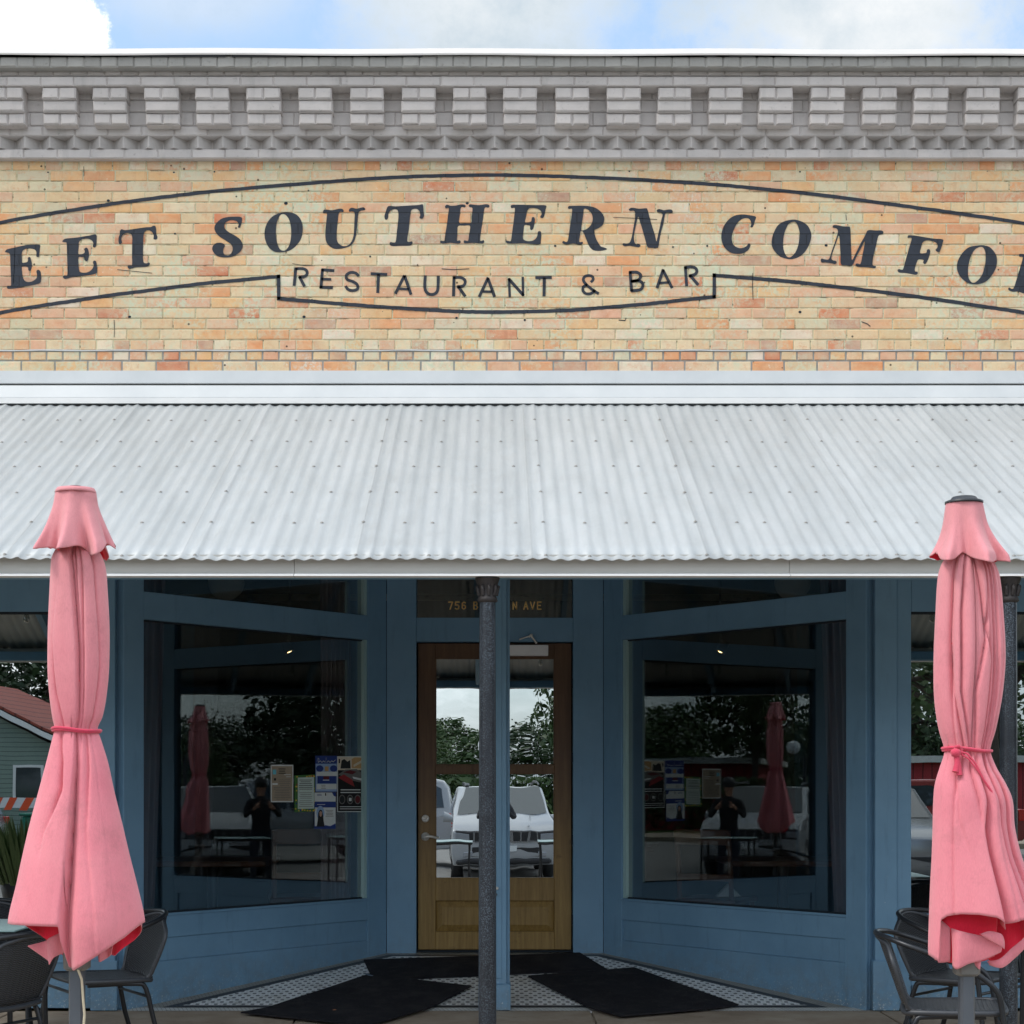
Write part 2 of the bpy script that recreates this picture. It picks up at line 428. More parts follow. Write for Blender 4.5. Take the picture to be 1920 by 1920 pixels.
# stained door, golden towards the kick rail: sun-bleaching plus painted light falloff
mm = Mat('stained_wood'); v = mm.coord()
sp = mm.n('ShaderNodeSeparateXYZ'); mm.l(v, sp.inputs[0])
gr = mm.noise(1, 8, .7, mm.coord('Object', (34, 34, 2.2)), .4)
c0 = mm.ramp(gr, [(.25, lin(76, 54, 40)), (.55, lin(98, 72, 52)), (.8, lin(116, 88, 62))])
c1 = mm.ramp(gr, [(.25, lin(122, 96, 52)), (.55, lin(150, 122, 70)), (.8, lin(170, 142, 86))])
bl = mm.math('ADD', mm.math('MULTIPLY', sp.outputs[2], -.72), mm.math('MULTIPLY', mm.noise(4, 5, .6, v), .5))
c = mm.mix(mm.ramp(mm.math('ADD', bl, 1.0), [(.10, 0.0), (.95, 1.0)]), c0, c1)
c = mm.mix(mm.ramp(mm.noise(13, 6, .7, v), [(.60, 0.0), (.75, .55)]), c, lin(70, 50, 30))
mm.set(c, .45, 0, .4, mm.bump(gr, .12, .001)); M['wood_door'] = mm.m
M['wood_in'] = simple('dark_interior_wood', lin(105, 62, 40), .4, 0, .2, 6)
M['steel'] = simple('satin_steel', lin(225, 222, 216), .35, .35, .05, 10, 0)
M['closer'] = simple('grey_closer_cover', lin(240, 240, 242), .5, 0, .04, 10, 0)
M['gold'] = simple('gold_leaf_lettering', lin(246, 206, 130), .5, 0, .05, 10, 0)
# pipe columns: chipped dark paint
mm = Mat('chipped_column_paint'); v = mm.coord()
c = mm.ramp(mm.noise(16, 5, .6, v), [(.3, lin(24, 28, 34)), (.7, lin(38, 43, 50))])
spk = mm.math('MULTIPLY', mm.ramp(mm.noise(170, 5, .75, v), [(.50, 0.0), (.60, 1.0)]), mm.ramp(mm.noise(1, 4, .6, mm.coord('Object', (3, 3, 1.1))), [(.36, 0.0), (.62, 1.0)]))
c = mm.mix(mm.math('MULTIPLY', spk, .5), c, lin(128, 142, 156))
mm.set(c, .30, 0, .35, mm.bump(mm.noise(90, 4, .7, v), .35, .003)); M['column'] = mm.m
M['capital'] = simple('rusty_capital_paint', lin(42, 38, 38), .6, .1, .35, 40, .4)
# tiles
mm = Mat('mosaic_tile')
g = mm.coord('Object', (1, 1, 1)); s3 = mm.n('ShaderNodeSeparateXYZ'); mm.l(g, s3.inputs[0])
cell = .058
ry = mm.math('DIVIDE', s3.outputs[1], cell)
row = mm.math('FLOOR', ry)
odd = mm.math('MODULO', mm.math('ABSOLUTE', row), 2)
rx = mm.math('ADD', mm.math('DIVIDE', s3.outputs[0], cell), mm.math('MULTIPLY', odd, .5))
fx = mm.math('FRACT', rx); fy = mm.math('FRACT', ry)
dx = mm.math('ABSOLUTE', mm.math('SUBTRACT', fx, .5)); dy = mm.math('ABSOLUTE', mm.math('SUBTRACT', fy, .5))
dot = mm.math('MULTIPLY', mm.math('LESS_THAN', dx, .20), mm.math('LESS_THAN', dy, .24))
gx = mm.math('FRACT', mm.math('MULTIPLY', rx, 2)); gy = mm.math('FRACT', mm.math('MULTIPLY', ry, 2))
gr = mm.math('MAXIMUM', mm.math('LESS_THAN', gx, .07), mm.math('LESS_THAN', gy, .07))
at = mm.n('ShaderNodeAttribute', attribute_name='tint')
nw = mm.ramp(mm.noise(6, 6, .65), [(.3, lin(226, 229, 229)), (.7, lin(246, 248, 248))])
nw = mm.mix(mm.ramp(mm.noise(9, 7, .75), [(.48, 0.0), (.70, .7)]), nw, lin(150, 144, 130))
c = mm.mix(mm.math('MULTIPLY', gr, .45), nw, lin(128, 124, 116))
c = mm.mix(dot, c, lin(44, 46, 52))
mm.set(c, .35, 0, .5); M['tile'] = mm.m
def band_tile(name, a, b):
    m = Mat(name); s3 = m.n('ShaderNodeSeparateXYZ'); m.l(m.coord(), s3.inputs[0])
    q = m.math('FRACT', m.math('MULTIPLY', m.math('ADD', s3.outputs[0], m.math('MULTIPLY', s3.outputs[1], .35)), 38))
    q2 = m.math('FRACT', m.math('MULTIPLY', s3.outputs[1], 38))
    g = m.math('MAXIMUM', m.math('LESS_THAN', q, .12), m.math('LESS_THAN', q2, .12))
    k = m.ramp(m.noise(9, 5, .7), [(.3, .8), (.7, 1.12)])
    m.set(m.mix(1, m.mix(g, a, b), k, 'MULTIPLY'), .45); return m.m
M['tile_dark'] = band_tile('dark_tile_band', lin(44, 46, 52), lin(92, 90, 86))
M['tile_edge'] = band_tile('grey_tile_edge', lin(158, 156, 148), lin(108, 104, 98))
M['tile_front'] = band_tile('white_tile_edge', lin(205, 208, 206), lin(120, 116, 108))
mm = Mat('concrete_walk'); v = mm.coord()
c = mm.ramp(mm.noise(1.6, 8, .68, v), [(.25, lin(124, 110, 94)), (.5, lin(156, 142, 125)), (.75, lin(178, 168, 152))])
c = mm.mix(mm.ramp(mm.noise(9, 6, .75, v), [(.58, 0.0), (.72, .55)]), c, lin(92, 74, 58))
mm.set(c, .85, 0, .3, mm.bump(mm.noise(90, 5, .7, v), .35, .004)); M['concrete'] = mm.m
M['asphalt'] = simple('asphalt', (.21, .205, .195, 1), .9, 0, .2, 3, .5, .3, 150, .006)
M['line'] = simple('road_paint', lin(210, 208, 196), .8, 0, .1, 8)
M['grass'] = simple('grass_ground', (.07, .11, .035, 1), .95, 0, .35, 3, .6, .1, 30, .03)
mm = Mat('rubber_mat'); v = mm.coord()
c = mm.ramp(mm.noise(2.5, 6, .7, v), [(.3, lin(24, 24, 29)), (.7, lin(36, 36, 42))])
c = mm.mix(mm.ramp(mm.noise(5, 8, .8, v), [(.48, 0.0), (.70, .40)]), c, lin(74, 70, 66))
c = mm.mix(mm.ramp(mm.noise(120, 3, .6, v), [(.66, 0.0), (.72, .6)]), c, lin(150, 140, 126))
mm.set(c, .9, 0, .2, mm.bump(mm.noise(260, 2, .6, v), .6, .003)); M['mat'] = mm.m
# umbrella cloth
def cloth(name, c1, c2):
    m = Mat(name); v = m.coord()
    w = m.noise(1, 2, .5, m.coord('Object', (500, 500, 60)))
    c = m.ramp(m.noise(2.0, 7, .68, v), [(.30, c1), (.70, c2)])
    s3 = m.n('ShaderNodeSeparateXYZ'); m.l(v, s3.inputs[0])
    if name.startswith('faded'):      # the top has bleached most
        c = m.mix(m.math('MULTIPLY', m.math('SUBTRACT', s3.outputs[2], 1.45, True), .75, True), c, lin(214, 148, 150))
    c = m.mix(m.ramp(m.noise(9, 8, .78, v), [(.52, 0.0), (.72, .42)]), c, lin(176, 108, 114))
    c = m.mix(m.ramp(m.noise(1, 5, .7, m.coord('Object', (16, 16, 1.6))), [(.60, 0.0), (.80, .28)]), c, lin(196, 104, 112))
    c = m.mix(1, c, m.ramp(w, [(.3, .95), (.7, 1.04)]), 'MULTIPLY')
    m.set(c, .9, 0, .15)
    h = m.math('ADD', m.noise(9, 6, .62, m.coord('Object', (1.5, 1.5, .45)), .8), m.math('MULTIPLY', w, .16))
    m.set(normal=m.bump(h, .55, .010))
    m.b.inputs['Sheen Weight'].default_value = .25
    m.b.inputs['Sheen Roughness'].default_value = .5
    return m.m
M['pink'] = cloth('faded_pink_canvas', lin(218, 124, 137), lin(228, 142, 151))
M['red'] = cloth('red_canvas_inside', lin(232, 38, 66), lin(240, 52, 78))
M['tie'] = cloth('pink_red_tie', lin(205, 66, 92), lin(214, 82, 104))
M['pole'] = simple('grey_aluminium_pole', lin(92, 98, 106), .42, .5, .06, 10, .05)
M['pole_cap'] = simple('grey_plastic', lin(104, 103, 100), .5, 0, .06, 20, .05)
M['blackcap'] = simple('black_plastic', lin(38, 40, 44), .45, 0, .05, 10, 0)
M['cord'] = simple('cream_cord', lin(200, 190, 165), .9, 0, .1, 60, .3)
M['tubeblk'] = simple('black_powder_coat', lin(34, 37, 42), .32, .3, .1, 20, .05)
# woven resin
mm = Mat('woven_resin')
uvn = mm.n('ShaderNodeUVMap'); s3 = mm.n('ShaderNodeSeparateXYZ'); mm.l(uvn.outputs[0], s3.inputs[0])
a = mm.math('SINE', mm.math('MULTIPLY', s3.outputs[0], 2 * pi))
b = mm.math('SINE', mm.math('MULTIPLY', s3.outputs[1], 2 * pi))
fl = mm.math('MODULO', mm.math('FLOOR', mm.math('MULTIPLY', s3.outputs[0], 1)), 2)
sh = mm.math('SINE', mm.math('ADD', mm.math('MULTIPLY', s3.outputs[1], 2 * pi), mm.math('MULTIPLY', fl, pi)))
hh = mm.math('ADD', mm.math('MULTIPLY', sh, mm.math('ABSOLUTE', mm.math('SINE', mm.math('MULTIPLY', s3.outputs[0], pi)))), .5)
c = mm.ramp(hh, [(.10, lin(14, 15, 18)), (.5, lin(40, 43, 48)), (1.0, lin(74, 79, 86))])
mm.set(c, .42, 0, .5, mm.bump(hh, .9, .006)); M['weave'] = mm.m
M['wrap'] = simple('wrapped_resin', lin(48, 52, 58), .45, 0, .1, 20, .2)
M['frosted'] = simple('frosted_table_glass', lin(122, 150, 150), .35, 0, .2, 30, .3)
# interior
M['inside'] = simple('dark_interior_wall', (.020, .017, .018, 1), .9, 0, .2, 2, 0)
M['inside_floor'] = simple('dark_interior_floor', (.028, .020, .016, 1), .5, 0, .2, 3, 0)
mm = Mat('brown_curtain'); c = mm.ramp(mm.noise(1, 3, .5, mm.coord('Object', (20, 20, .5))), [(.3, lin(120, 104, 110)), (.7, lin(160, 140, 146))])
mm.set(c, .95, 0, .1); M['curtain'] = mm.m
mm = Mat('warm_lamp'); mm.b.inputs['Emission Color'].default_value = (1, .62, .25, 1); mm.b.inputs['Emission Strength'].default_value = 9; mm.set((1, .7, .4, 1)); M['lamp'] = mm.m
M['paper'] = simple('lantern_paper', lin(200, 195, 188), .8, 0, .05, 8, .2)
M['bulb'] = glass_mat('bulb_glass', .16, (.75, .75, .72, 1))
# outside world
M['leaf'] = simple('tree_leaves', (.055, .095, .028, 1), .6, 0, .4, 1.2, 0)
M['leaf2'] = simple('dark_tree_leaves', (.03, .055, .020, 1), .6, 0, .4, 1.2, 0)
M['bark'] = simple('bark', (.09, .07, .055, 1), .95, 0, .3, 9, .6)
M['white_car'] = simple('white_car_paint', (.40, .41, .42, 1), .18, .05, .02, 3, 0)
M['silver_car'] = simple('silver_car_paint', (.30, .31, .32, 1), .22, .6, .02, 3, 0)
M['red_car'] = simple('dull_red_car_paint', (.22, .035, .03, 1), .3, .1, .05, 3, 0)
M['car_glass'] = simple('car_window_glass', (.03, .04, .045, 1), .05, 0, .02, 3, 0, .8)
M['tyre'] = simple('tyre_rubber', (.022, .022, .023, 1), .8, 0, .1, 10, .1)
M['trim'] = simple('black_car_trim', (.02, .02, .022, 1), .4, 0, .05, 10, 0)
M['lens'] = simple('clear_lamp_lens', (.35, .37, .40, 1), .1, .3, .02, 10, 0)
M['tail'] = simple('red_lamp_lens', (.5, .03, .02, 1), .2, 0, .02, 10, 0)
M['red_wall'] = simple('red_barn_siding', lin(150, 36, 44), .8, 0, .1, 4)
M['rust_roof'] = simple('rusty_red_roof', lin(134, 62, 48), .65, .1, .2, 4, .3)
M['green_wall'] = simple('grey_green_siding', lin(120, 138, 130), .8, 0, .06, 4)
def ribbed(name, c0, c1, axis, freq):
    m = Mat(name); s3 = m.n('ShaderNodeSeparateXYZ'); m.l(m.coord(), s3.inputs[0])
    q = m.math('FRACT', m.math('MULTIPLY', s3.outputs[axis], freq))
    m.set(m.mix(m.math('LESS_THAN', q, .14), m.mix(m.noise(3, 6, .7), c0, c1), (c0[0] * .45, c0[1] * .45, c0[2] * .45, 1)), .75); return m.m
M['green_wall'] = ribbed('grey_green_clapboard', lin(112, 130, 122), lin(130, 148, 140), 2, 7)
M['rust_roof'] = ribbed('rusty_ribbed_roof', lin(120, 50, 38), lin(150, 78, 62), 0, 2.6)
M['red_wall'] = ribbed('red_barn_boards', lin(138, 30, 38), lin(160, 44, 50), 0, 3.2)
M['white_trim'] = simple('white_trim', lin(215, 218, 218), .6, 0, .04, 4)
M['orange'] = simple('orange_stripe', lin(220, 84, 40), .5, 0, .04, 4)
M['green_bin'] = simple('green_bin', lin(30, 110, 90), .5, 0, .04, 4)
M['flat_roof'] = simple('flat_roof', lin(180, 180, 178), .9)
rnd = random.Random(7)
# ================================================================== GROUND
DEP = 1.54 * K
RS = .187 / DEP                       # the entry slopes up to the door
def ramp_z(y): return max(0.0, min(.187, y * RS))
def ground_pt(px, py, lift=0.0):       # where a pixel of the photo meets the floor
    k = (py - CYP) / F
    t = (EYE + CD * RS) / (k + RS)
    if t < CD: t = EYE / k
    y = t - CD
    return Vector(((px - CXP) * t / F, y, ramp_z(y) + lift))
b = MB()
xs = [-400, -60, -8, 8, 60, 400]
b.box(-400, 400, -400, 400, -1.3, -.304); b.build('ground', M['grass']).update_tag()
tag(bpy.data.objects['ground'], kind='structure')
b = MB(); b.box(-60, 60, -29 * K, -6.62 * K, -.6, -.30)
tag(b.build('street', M['asphalt']), kind='structure')
b = MB()
for i in range(-9, 10): b.box(i * 3 - .05, i * 3 + .05, -12.6 * K, -7.4 * K, -.3, -.296)
for i in range(-8, 8): b.box(i * 4, i * 4 + 2.2, -21.6 * K, -21.5 * K, -.3, -.296)
tag(b.build('road_markings', M['line']), kind='structure')
b = MB()
x = -12.0
while x < 12:                          # pavement slabs with tooled joints
    for y0, y1 in ((-7.9, -4.1), (-4.09, -.012)):
        b.box(x + .006, x + 1.794, y0, y1, -.3, 0)
    x += 1.8
b.box(-12, 12, -6.62 * K, -7.91, -.3, -.004)
b.box(-12, 12, -7.9, -.014, -.3, -.012)
tag(b.build('sidewalk', M['concrete'], bevel=.004), kind='structure')
b = MB(); b.box(-60, 60, -33 * K, -29.2 * K, -.6, -.17)
tag(b.build('far_pavement', M['concrete']), kind='structure')

# tiled entry floor: edge strips, dark bands, basket-weave field
A = Vector((-2.34, 0)); B = Vector((-.793, 1.54)); 
def fz(x, y, l): return (x, y, ramp_z(y) + l)
b = MB()
def fpoly(pts, l, mi):
    b.mi = mi; b.add([fz(p[0], p[1], l) for p in pts], [tuple(range(len(pts)))[::-1] if False else tuple(range(len(pts)))])
outer = [(-2.42, -.012), (2.42, -.012), (.80, DEP + .06), (-.80, DEP + .06)]
def inset(d0, df):
    # d0 from the walls, df from the front
    s = math.atan2(DEP, 1.48); k = d0 / sin(s); yb = DEP - d0
    xf = lambda y: 2.30 - y * (1.48 / DEP) - k
    return [(-xf(df), df), (xf(df), df), (xf(yb), yb), (-xf(yb), yb)]
fpoly(outer, -.002, 2); 
fpoly([(-2.36, -.010), (2.36, -.010), (2.28, .075), (-2.28, .075)], .001, 3)
fpoly(inset(.105, .075), .003, 1)
fpoly(inset(.175, .115), .006, 0)
b.add([(-2.42, -.012, -.05), (2.42, -.012, -.05), (2.42, -.012, -.002), (-2.42, -.012, -.002)], [(0, 1, 2, 3)])
tf = b.build('tiled_floor', [M['tile'], M['tile_dark'], M['tile_edge'], M['tile_front']])
tag(tf, kind='structure')

# ================================================================== BUILDING
bld = thing('restaurant_building', 'old single storey brick restaurant with grey painted cornice and blue storefront', 'building', (0, 0, 0))
XL, XR = -5.15, 5.15
PAL = [((224, 197, 158), 25), ((229, 210, 178), 14), ((229, 180, 126), 15), ((222, 172, 144), 20), ((225, 154, 104), 12), ((207, 120, 86), 6), ((186, 142, 126), 7), ((234, 222, 202), 6), ((214, 206, 178), 4)]
def pick():
    t = rnd.random() * sum(w for _, w in PAL)
    for c, w in PAL:
        t -= w
        if t <= 0: break
    k = rnd.uniform(.93, 1.06)
    L = lin(*c); return (L[0] * k, L[1] * k * rnd.uniform(.97, 1.02), L[2] * k * rnd.uniform(.95, 1.03), 1)
def brick(b, x0, x1, z0, z1, y, ch=.005, jit=.0026, deep=.02):
    j = lambda: rnd.uniform(-jit, jit)
    vs = []
    for (x, z) in ((x0, z0), (x1, z0), (x1, z1), (x0, z1)): vs.append((x + j(), y + deep, z + j()))
    for (x, z) in ((x0, z0), (x1, z0), (x1, z1), (x0, z1)): vs.append((x + j() * .6, y + ch, z + j() * .6))
    yj = rnd.uniform(-.0015, .0015)
    for (x, z) in ((x0 + ch, z0 + ch), (x1 - ch, z0 + ch), (x1 - ch, z1 - ch), (x0 + ch, z1 - ch)): vs.append((x + j() * .6, y + yj, z + j() * .6))
    f = [(8, 9, 10, 11)]
    for r in (0, 4):
        for k in range(4): f.append((r + k, r + (k + 1) % 4, r + 4 + (k + 1) % 4, r + 4 + k))
    b.add(vs, f)
    if len(PAL) and b.cc[0] > b.cc[2] * 1.3:         # kiln flash: one end of the brick burnt differently
        o = pick(); w = rnd.random() ** 2 * .55
        for k in (1, 2, 5, 6, 9, 10) if rnd.random() < .5 else (0, 3, 4, 7, 8, 11):
            q = b.c[-12 + k]; b.c[-12 + k] = tuple(q[i] * (1 - w) + o[i] * w for i in range(3)) + (1,)
def course(b, z0, z1, y, L, joint, off, colf, vj=.006, ch=.004, deep=.02, x0=XL, x1=XR, jit=.0016):
    x = x0 - off * L
    while x < x1:
        w = L * rnd.uniform(.97, 1.03)
        b.cc = colf()
        brick(b, max(x, x0), min(x + w - joint, x1), z0 + vj / 2, z1 - vj / 2, y, ch, jit, deep)
        x += w
# brick wall
b = MB(); zt = zd(300); R = .0661
nrow = 18
for r in range(nrow):
    z1 = zt - r * R; z0 = z1 - R
    hdr = r in (0, nrow - 1)
    course(b, z0, z1, 0, .104 if hdr else .205, .007, rnd.uniform(.3, .7) if hdr else (.5 if r % 2 else 0) + rnd.uniform(-.06, .06), pick)
zb = zt - nrow * R
b.mi = 1; b.cc = (1, 1, 1, 1)
b.box(XL, XR, .0042, .30, zb, zt)
b.build('brick_wall', [M['brick'], M['mortar']], bld)
# two lower courses with grey mortar under a white caulk line
b = MB()
zl = [zd(658, -.012), zd(676.5, -.012), zd(695, -.012) - .02]
course(b, zl[1], zl[0], -.014, .104, .010, .3, pick, vj=.010)
course(b, zl[2], zl[1], -.014, .207, .010, .4, pick, vj=.010)
b.mi = 1; b.cc = (1, 1, 1, 1); b.box(XL, XR, -.008, .30, zl[2] - .2, zl[0])
b.build('lower_brick_band', [M['brick'], M['mortar_grey']], bld)
b = MB(); n = 160
pts = [[(XL + (XR - XL) * i / n, -.018, zl[0] + o + .0015 * sin(i * .9) + rnd.uniform(-.001, .001)) for i in range(n + 1)] for o in (0, .006)]
pts.append([(p[0], .0, p[2] + .004) for p in pts[1]])
pts.insert(0, [(p[0], -.01, p[2] - .002) for p in pts[0]])
b.grid(pts); b.build('caulk_line', M['white_metal'], bld)

# ---- cornice of grey painted brick
def grey():
    k = rnd.uniform(.93, 1.05); L = lin(190, 183, 179); return (L[0] * k, L[1] * k, L[2] * k, 1)
def greyd():
    k = rnd.uniform(.90, 1.06); L = lin(158, 155, 150); return (L[0] * k, L[1] * k, L[2] * k, 1)
b = MB()
def crow(p0, p1, y, L, off, colf=grey, deep=.3, vj=.003, jit=.002):
    y *= 1.15
    b.cc = colf(); b.box(XL, XR, y + .007, y + .1, zd(p1, y) + .001, zd(p0, y) - .001)
    course(b, zd(p1, y), zd(p0, y), y, L, .003, off, colf, vj=vj, ch=.006, deep=deep, jit=jit)
crow(103, 126, -.205, .103, .3, greyd, .5, jit=.006)
crow(128.5, 142, -.150, .106, .1, grey, .45)
crow(142.5, 161, -.162, .205, .5, grey, .46)
for q, (p0, p1) in enumerate(((150, 187), (187, 210), (210, 236))): crow(p0, p1, -.062, .205, .5 * (q % 2), grey, .3)
crow(236, 254.5, -.066, .205, .45, grey, .37)
crow(279, 297, -.044, .2055, .2, grey, .3)
b.cc = grey()
b.box(XL, XR, .012, .5, zd(300) , zd(236))
b.box(XL, XR, -.10, .6, zd(160, -.1), zd(104, -.1))
b.box(XL, XR, -.05, .5, zd(238, -.05), zd(160, -.05))
b.cc = greyd(); 
crow(297, 300.4, -.012, .4, 0, greyd, .2)
cor = b.build('brick_cornice', M['grey_brick'], bld)
# sawtooth course
b = MB(); x = XL; pitch = .1533; z1 = zd(254.5, -.02); z0 = zd(279, -.04) - .002
off = (xd(133 / 2.743, -.05) - XL) % pitch; x = XL + off - pitch
while x < XR:
    k = rnd.uniform(.9, 1.05); L = lin(186, 180, 176); b.cc = (L[0] * k, L[1] * k, L[2] * k, 1)
    w = pitch / 2 + rnd.uniform(-.002, .002); jx = rnd.uniform(-.004, .004); ay = -.070 + rnd.uniform(-.003, .003)
    vs = [(x - w + jx, .016, z0), (x + jx - .004, ay + .002, z0), (x + jx + .004, ay + .002, z0), (x + w + jx, .016, z0)]
    vs += [(p[0], p[1], z1) for p in vs]
    b.add(vs, [(0, 1, 5, 4), (1, 2, 6, 5), (2, 3, 7, 6), (4, 5, 6, 7), (3, 2, 1, 0)])
    x += pitch
b.build('sawtooth_course', M['grey_brick'], bld)
# dentils: three corbelled bricks each
def dentil(x):
    b = MB(); w = .1035
    for q, (p0, p1, y) in enumerate(((163, 184.8, -.176), (187.6, 208.8, -.160), (212, 233, -.143))):
        z0, z1 = zd(p1, y), zd(p0, y)
        halves = ((-w, -.002), (.002, w)) if q != 1 else ((-w, w),)
        for a, c in halves:
            b.cc = grey(); jx = rnd.uniform(-.003, .003)
            brick(b, x + a + jx, x + c + jx, z0, z1, y, .009, .0042, -y - .045)
            b.add([(x + a + jx, y + .006, z0), (x + c + jx, y + .006, z0), (x + c + jx, -.05, z0), (x + a + jx, -.05, z0)], [(3, 2, 1, 0)])
        b.cc = grey(); b.box(x - w + .004, x + w - .004, y + .012, -.05, z0 - .004, z1 + .002)
    return b.build('dentil', M['grey_brick'], cor)
k = -8
while True:
    px = 80 + 31 + 96.05 * k; x = xd(px, -.14); k += 1
    if x < XL + .12: continue
    if x > XR - .12: break
    dentil(x + rnd.uniform(-.006, .006))
# coping
b = MB(); n = 60
def cop(i, e): return e + (.010 * (1 - i / n) - .004) + .003 * sin(i * .7)
pr = [(-.255, .0), (-.261, .008), (-.257, .040), (-.22, .046), (.30, .07), (.30, .0)]
b.grid([[(XL + (XR - XL) * i / n, y, zd(104, -.255) + cop(i, h)) for i in range(n + 1)] for y, h in pr], flip=False)
b.build('roof_coping', M['coping'], bld)
b = MB()
for i in range(26):
    x = rnd.uniform(XL, XR - .8); b.box(x, x + rnd.uniform(.2, .9), -.248, -.1, zd(106, -.245), zd(101, -.245))
b.build('black_flashing_gap', M['trim'], bld)

# ---- painted sign (the paint sits on the brick)
YP = -.0024
def wp(px, py): return (xd(px, YP), YP, zd(py, YP))
G = {}
G['E1'] = ((0, 400), 9.6, [(90,695),(110,660),(150,640),(285,612),(420,580),(520,568),(710,563),(717,640),(708,740),(700,780),(675,787),(655,770),(655,700),(630,655),(560,635),(470,635),(415,665),(392,720),(395,800),(398,885),(450,885),(495,870),(505,830),(500,805),(520,787),(545,795),(560,850),(572,900),(570,985),(548,1025),(520,1030),(508,1010),(505,975),(470,958),(395,960),(400,1080),(410,1150),(440,1205),(490,1235),(560,1230),(620,1200),(665,1150),(662,1090),(655,1050),(670,1020),(700,1018),(730,1050),(740,1120),(738,1200),(715,1255),(600,1288),(480,1310),(300,1345),(150,1358),(125,1330),(140,1303),(190,1302),(200,1250),(190,1000),(182,780),(175,735),(150,710)], None)
G['E2'] = ((0, 400), 9.6, [(1120,505),(1150,470),(1200,452),(1380,435),(1500,415),(1600,400),(1730,380),(1737,480),(1735,570),(1715,610),(1690,613),(1670,590),(1680,540),(1660,495),(1600,458),(1520,458),(1455,480),(1420,520),(1418,600),(1410,728),(1465,735),(1515,715),(1525,680),(1513,650),(1535,620),(1565,618),(1590,660),(1602,740),(1592,810),(1575,855),(1545,860),(1520,835),(1510,790),(1470,785),(1412,795),(1415,930),(1425,1020),(1450,1060),(1530,1068),(1600,1050),(1660,1000),(1685,940),(1675,890),(1680,860),(1710,850),(1735,880),(1745,960),(1745,1050),(1730,1080),(1600,1112),(1450,1130),(1300,1148),(1180,1180),(1135,1155),(1140,1125),(1180,1115),(1212,1110),(1212,950),(1205,700),(1200,550),(1185,520),(1150,518)], None)
G['T1'] = ((180, 380), 9.6, [(405,640),(425,570),(430,510),(460,478),(510,492),(570,490),(740,465),(900,442),(985,438),(1030,415),(1070,425),(1082,490),(1085,560),(1105,610),(1100,650),(1070,665),(1035,650),(1040,590),(1010,530),(960,497),(910,500),(875,530),(855,590),(848,740),(845,900),(850,1040),(870,1085),(920,1090),(950,1075),(970,1100),(945,1140),(880,1155),(720,1165),(640,1185),(590,1188),(568,1150),(580,1130),(630,1130),(650,1110),(648,950),(650,760),(652,620),(625,560),(570,545),(510,560),(470,600),(455,660),(468,710),(445,745),(410,730)], None)
G['S'] = ((390, 340), 9.6, [(605,648),(606,740),(580,825),(550,838),(540,815),(550,765),(510,715),(420,697),(345,722),(300,765),(298,830),(330,880),(400,930),(510,990),(590,1060),(625,1150),(605,1230),(540,1300),(450,1350),(330,1370),(200,1355),(120,1305),(78,1230),(90,1160),(150,1112),(230,1105),(290,1130),(303,1165),(280,1210),(272,1260),(295,1315),(350,1335),(405,1310),(440,1250),(440,1180),(400,1120),(310,1060),(190,980),(130,900),(115,830),(145,760),(230,680),(340,645),(470,635)], None)
G['O1'] = ((390, 340), 9.6, [(1370,557),(1480,560),(1580,590),(1660,670),(1700,780),(1703,900),(1680,1020),(1620,1120),(1530,1210),(1430,1260),(1330,1275),(1200,1265),(1110,1205),(1050,1110),(1018,990),(1025,860),(1070,740),(1150,640),(1260,580)], [(1350,588),(1405,610),(1455,680),(1485,780),(1498,900),(1490,1030),(1465,1140),(1420,1215),(1370,1248),(1310,1235),(1270,1180),(1235,1060),(1222,920),(1232,780),(1260,680),(1300,610)])
G['U'] = ((580, 340), 9.6, [(245,548),(265,512),(320,508),(400,520),(480,505),(560,490),(605,505),(618,535),(600,558),(570,548),(540,560),(525,600),(515,700),(500,840),(492,1000),(500,1070),(530,1120),(590,1160),(650,1165),(710,1140),(760,1080),(795,980),(805,850),(812,700),(818,600),(800,550),(760,542),(720,545),(712,515),(735,485),(780,475),(850,492),(920,475),(980,468),(1005,495),(995,518),(940,525),(900,545),(880,590),(868,720),(855,850),(840,980),(800,1090),(740,1160),(650,1195),(540,1215),(440,1210),(360,1165),(305,1090),(288,980),(292,850),(305,720),(318,590),(300,568),(262,575)], None)
G['T2'] = ((700, 340), 9.6, [(270,445),(400,450),(560,440),(700,432),(820,425),(880,412),(898,440),(905,540),(912,620),(890,665),(855,672),(830,650),(845,605),(830,540),(790,498),(730,495),(685,520),(668,590),(655,700),(640,850),(620,980),(612,1075),(650,1090),(690,1078),(708,1105),(690,1140),(640,1160),(480,1162),(370,1168),(310,1155),(292,1120),(310,1092),(350,1100),(395,1095),(410,1040),(425,900),(440,760),(452,620),(440,525),(390,500),(320,520),(275,580),(268,650),(245,690),(210,680),(200,620),(225,540)], None)
G['H'] = ((800, 340), 9.6, [(330,460),(350,425),(390,425),(440,440),(540,432),(620,415),(680,420),(705,445),(680,470),(640,462),(612,490),(600,600),(585,745),(690,750),(800,745),(810,640),(825,500),(810,470),(775,465),(757,440),(780,413),(850,420),(950,428),(1050,412),(1110,418),(1132,445),(1110,475),(1070,468),(1040,490),(1025,600),(1000,770),(975,930),(962,1055),(985,1072),(1020,1058),(1038,1085),(1010,1120),(950,1118),(820,1105),(700,1118),(665,1095),(680,1062),(720,1070),(750,1060),(765,950),(780,802),(680,798),(567,805),(555,920),(545,1055),(560,1068),(595,1060),(613,1090),(590,1118),(520,1118),(430,1105),(300,1122),(245,1100),(255,1068),(300,1072),(320,1060),(340,920),(365,770),(385,600),(400,500),(385,475),(350,485)], None)
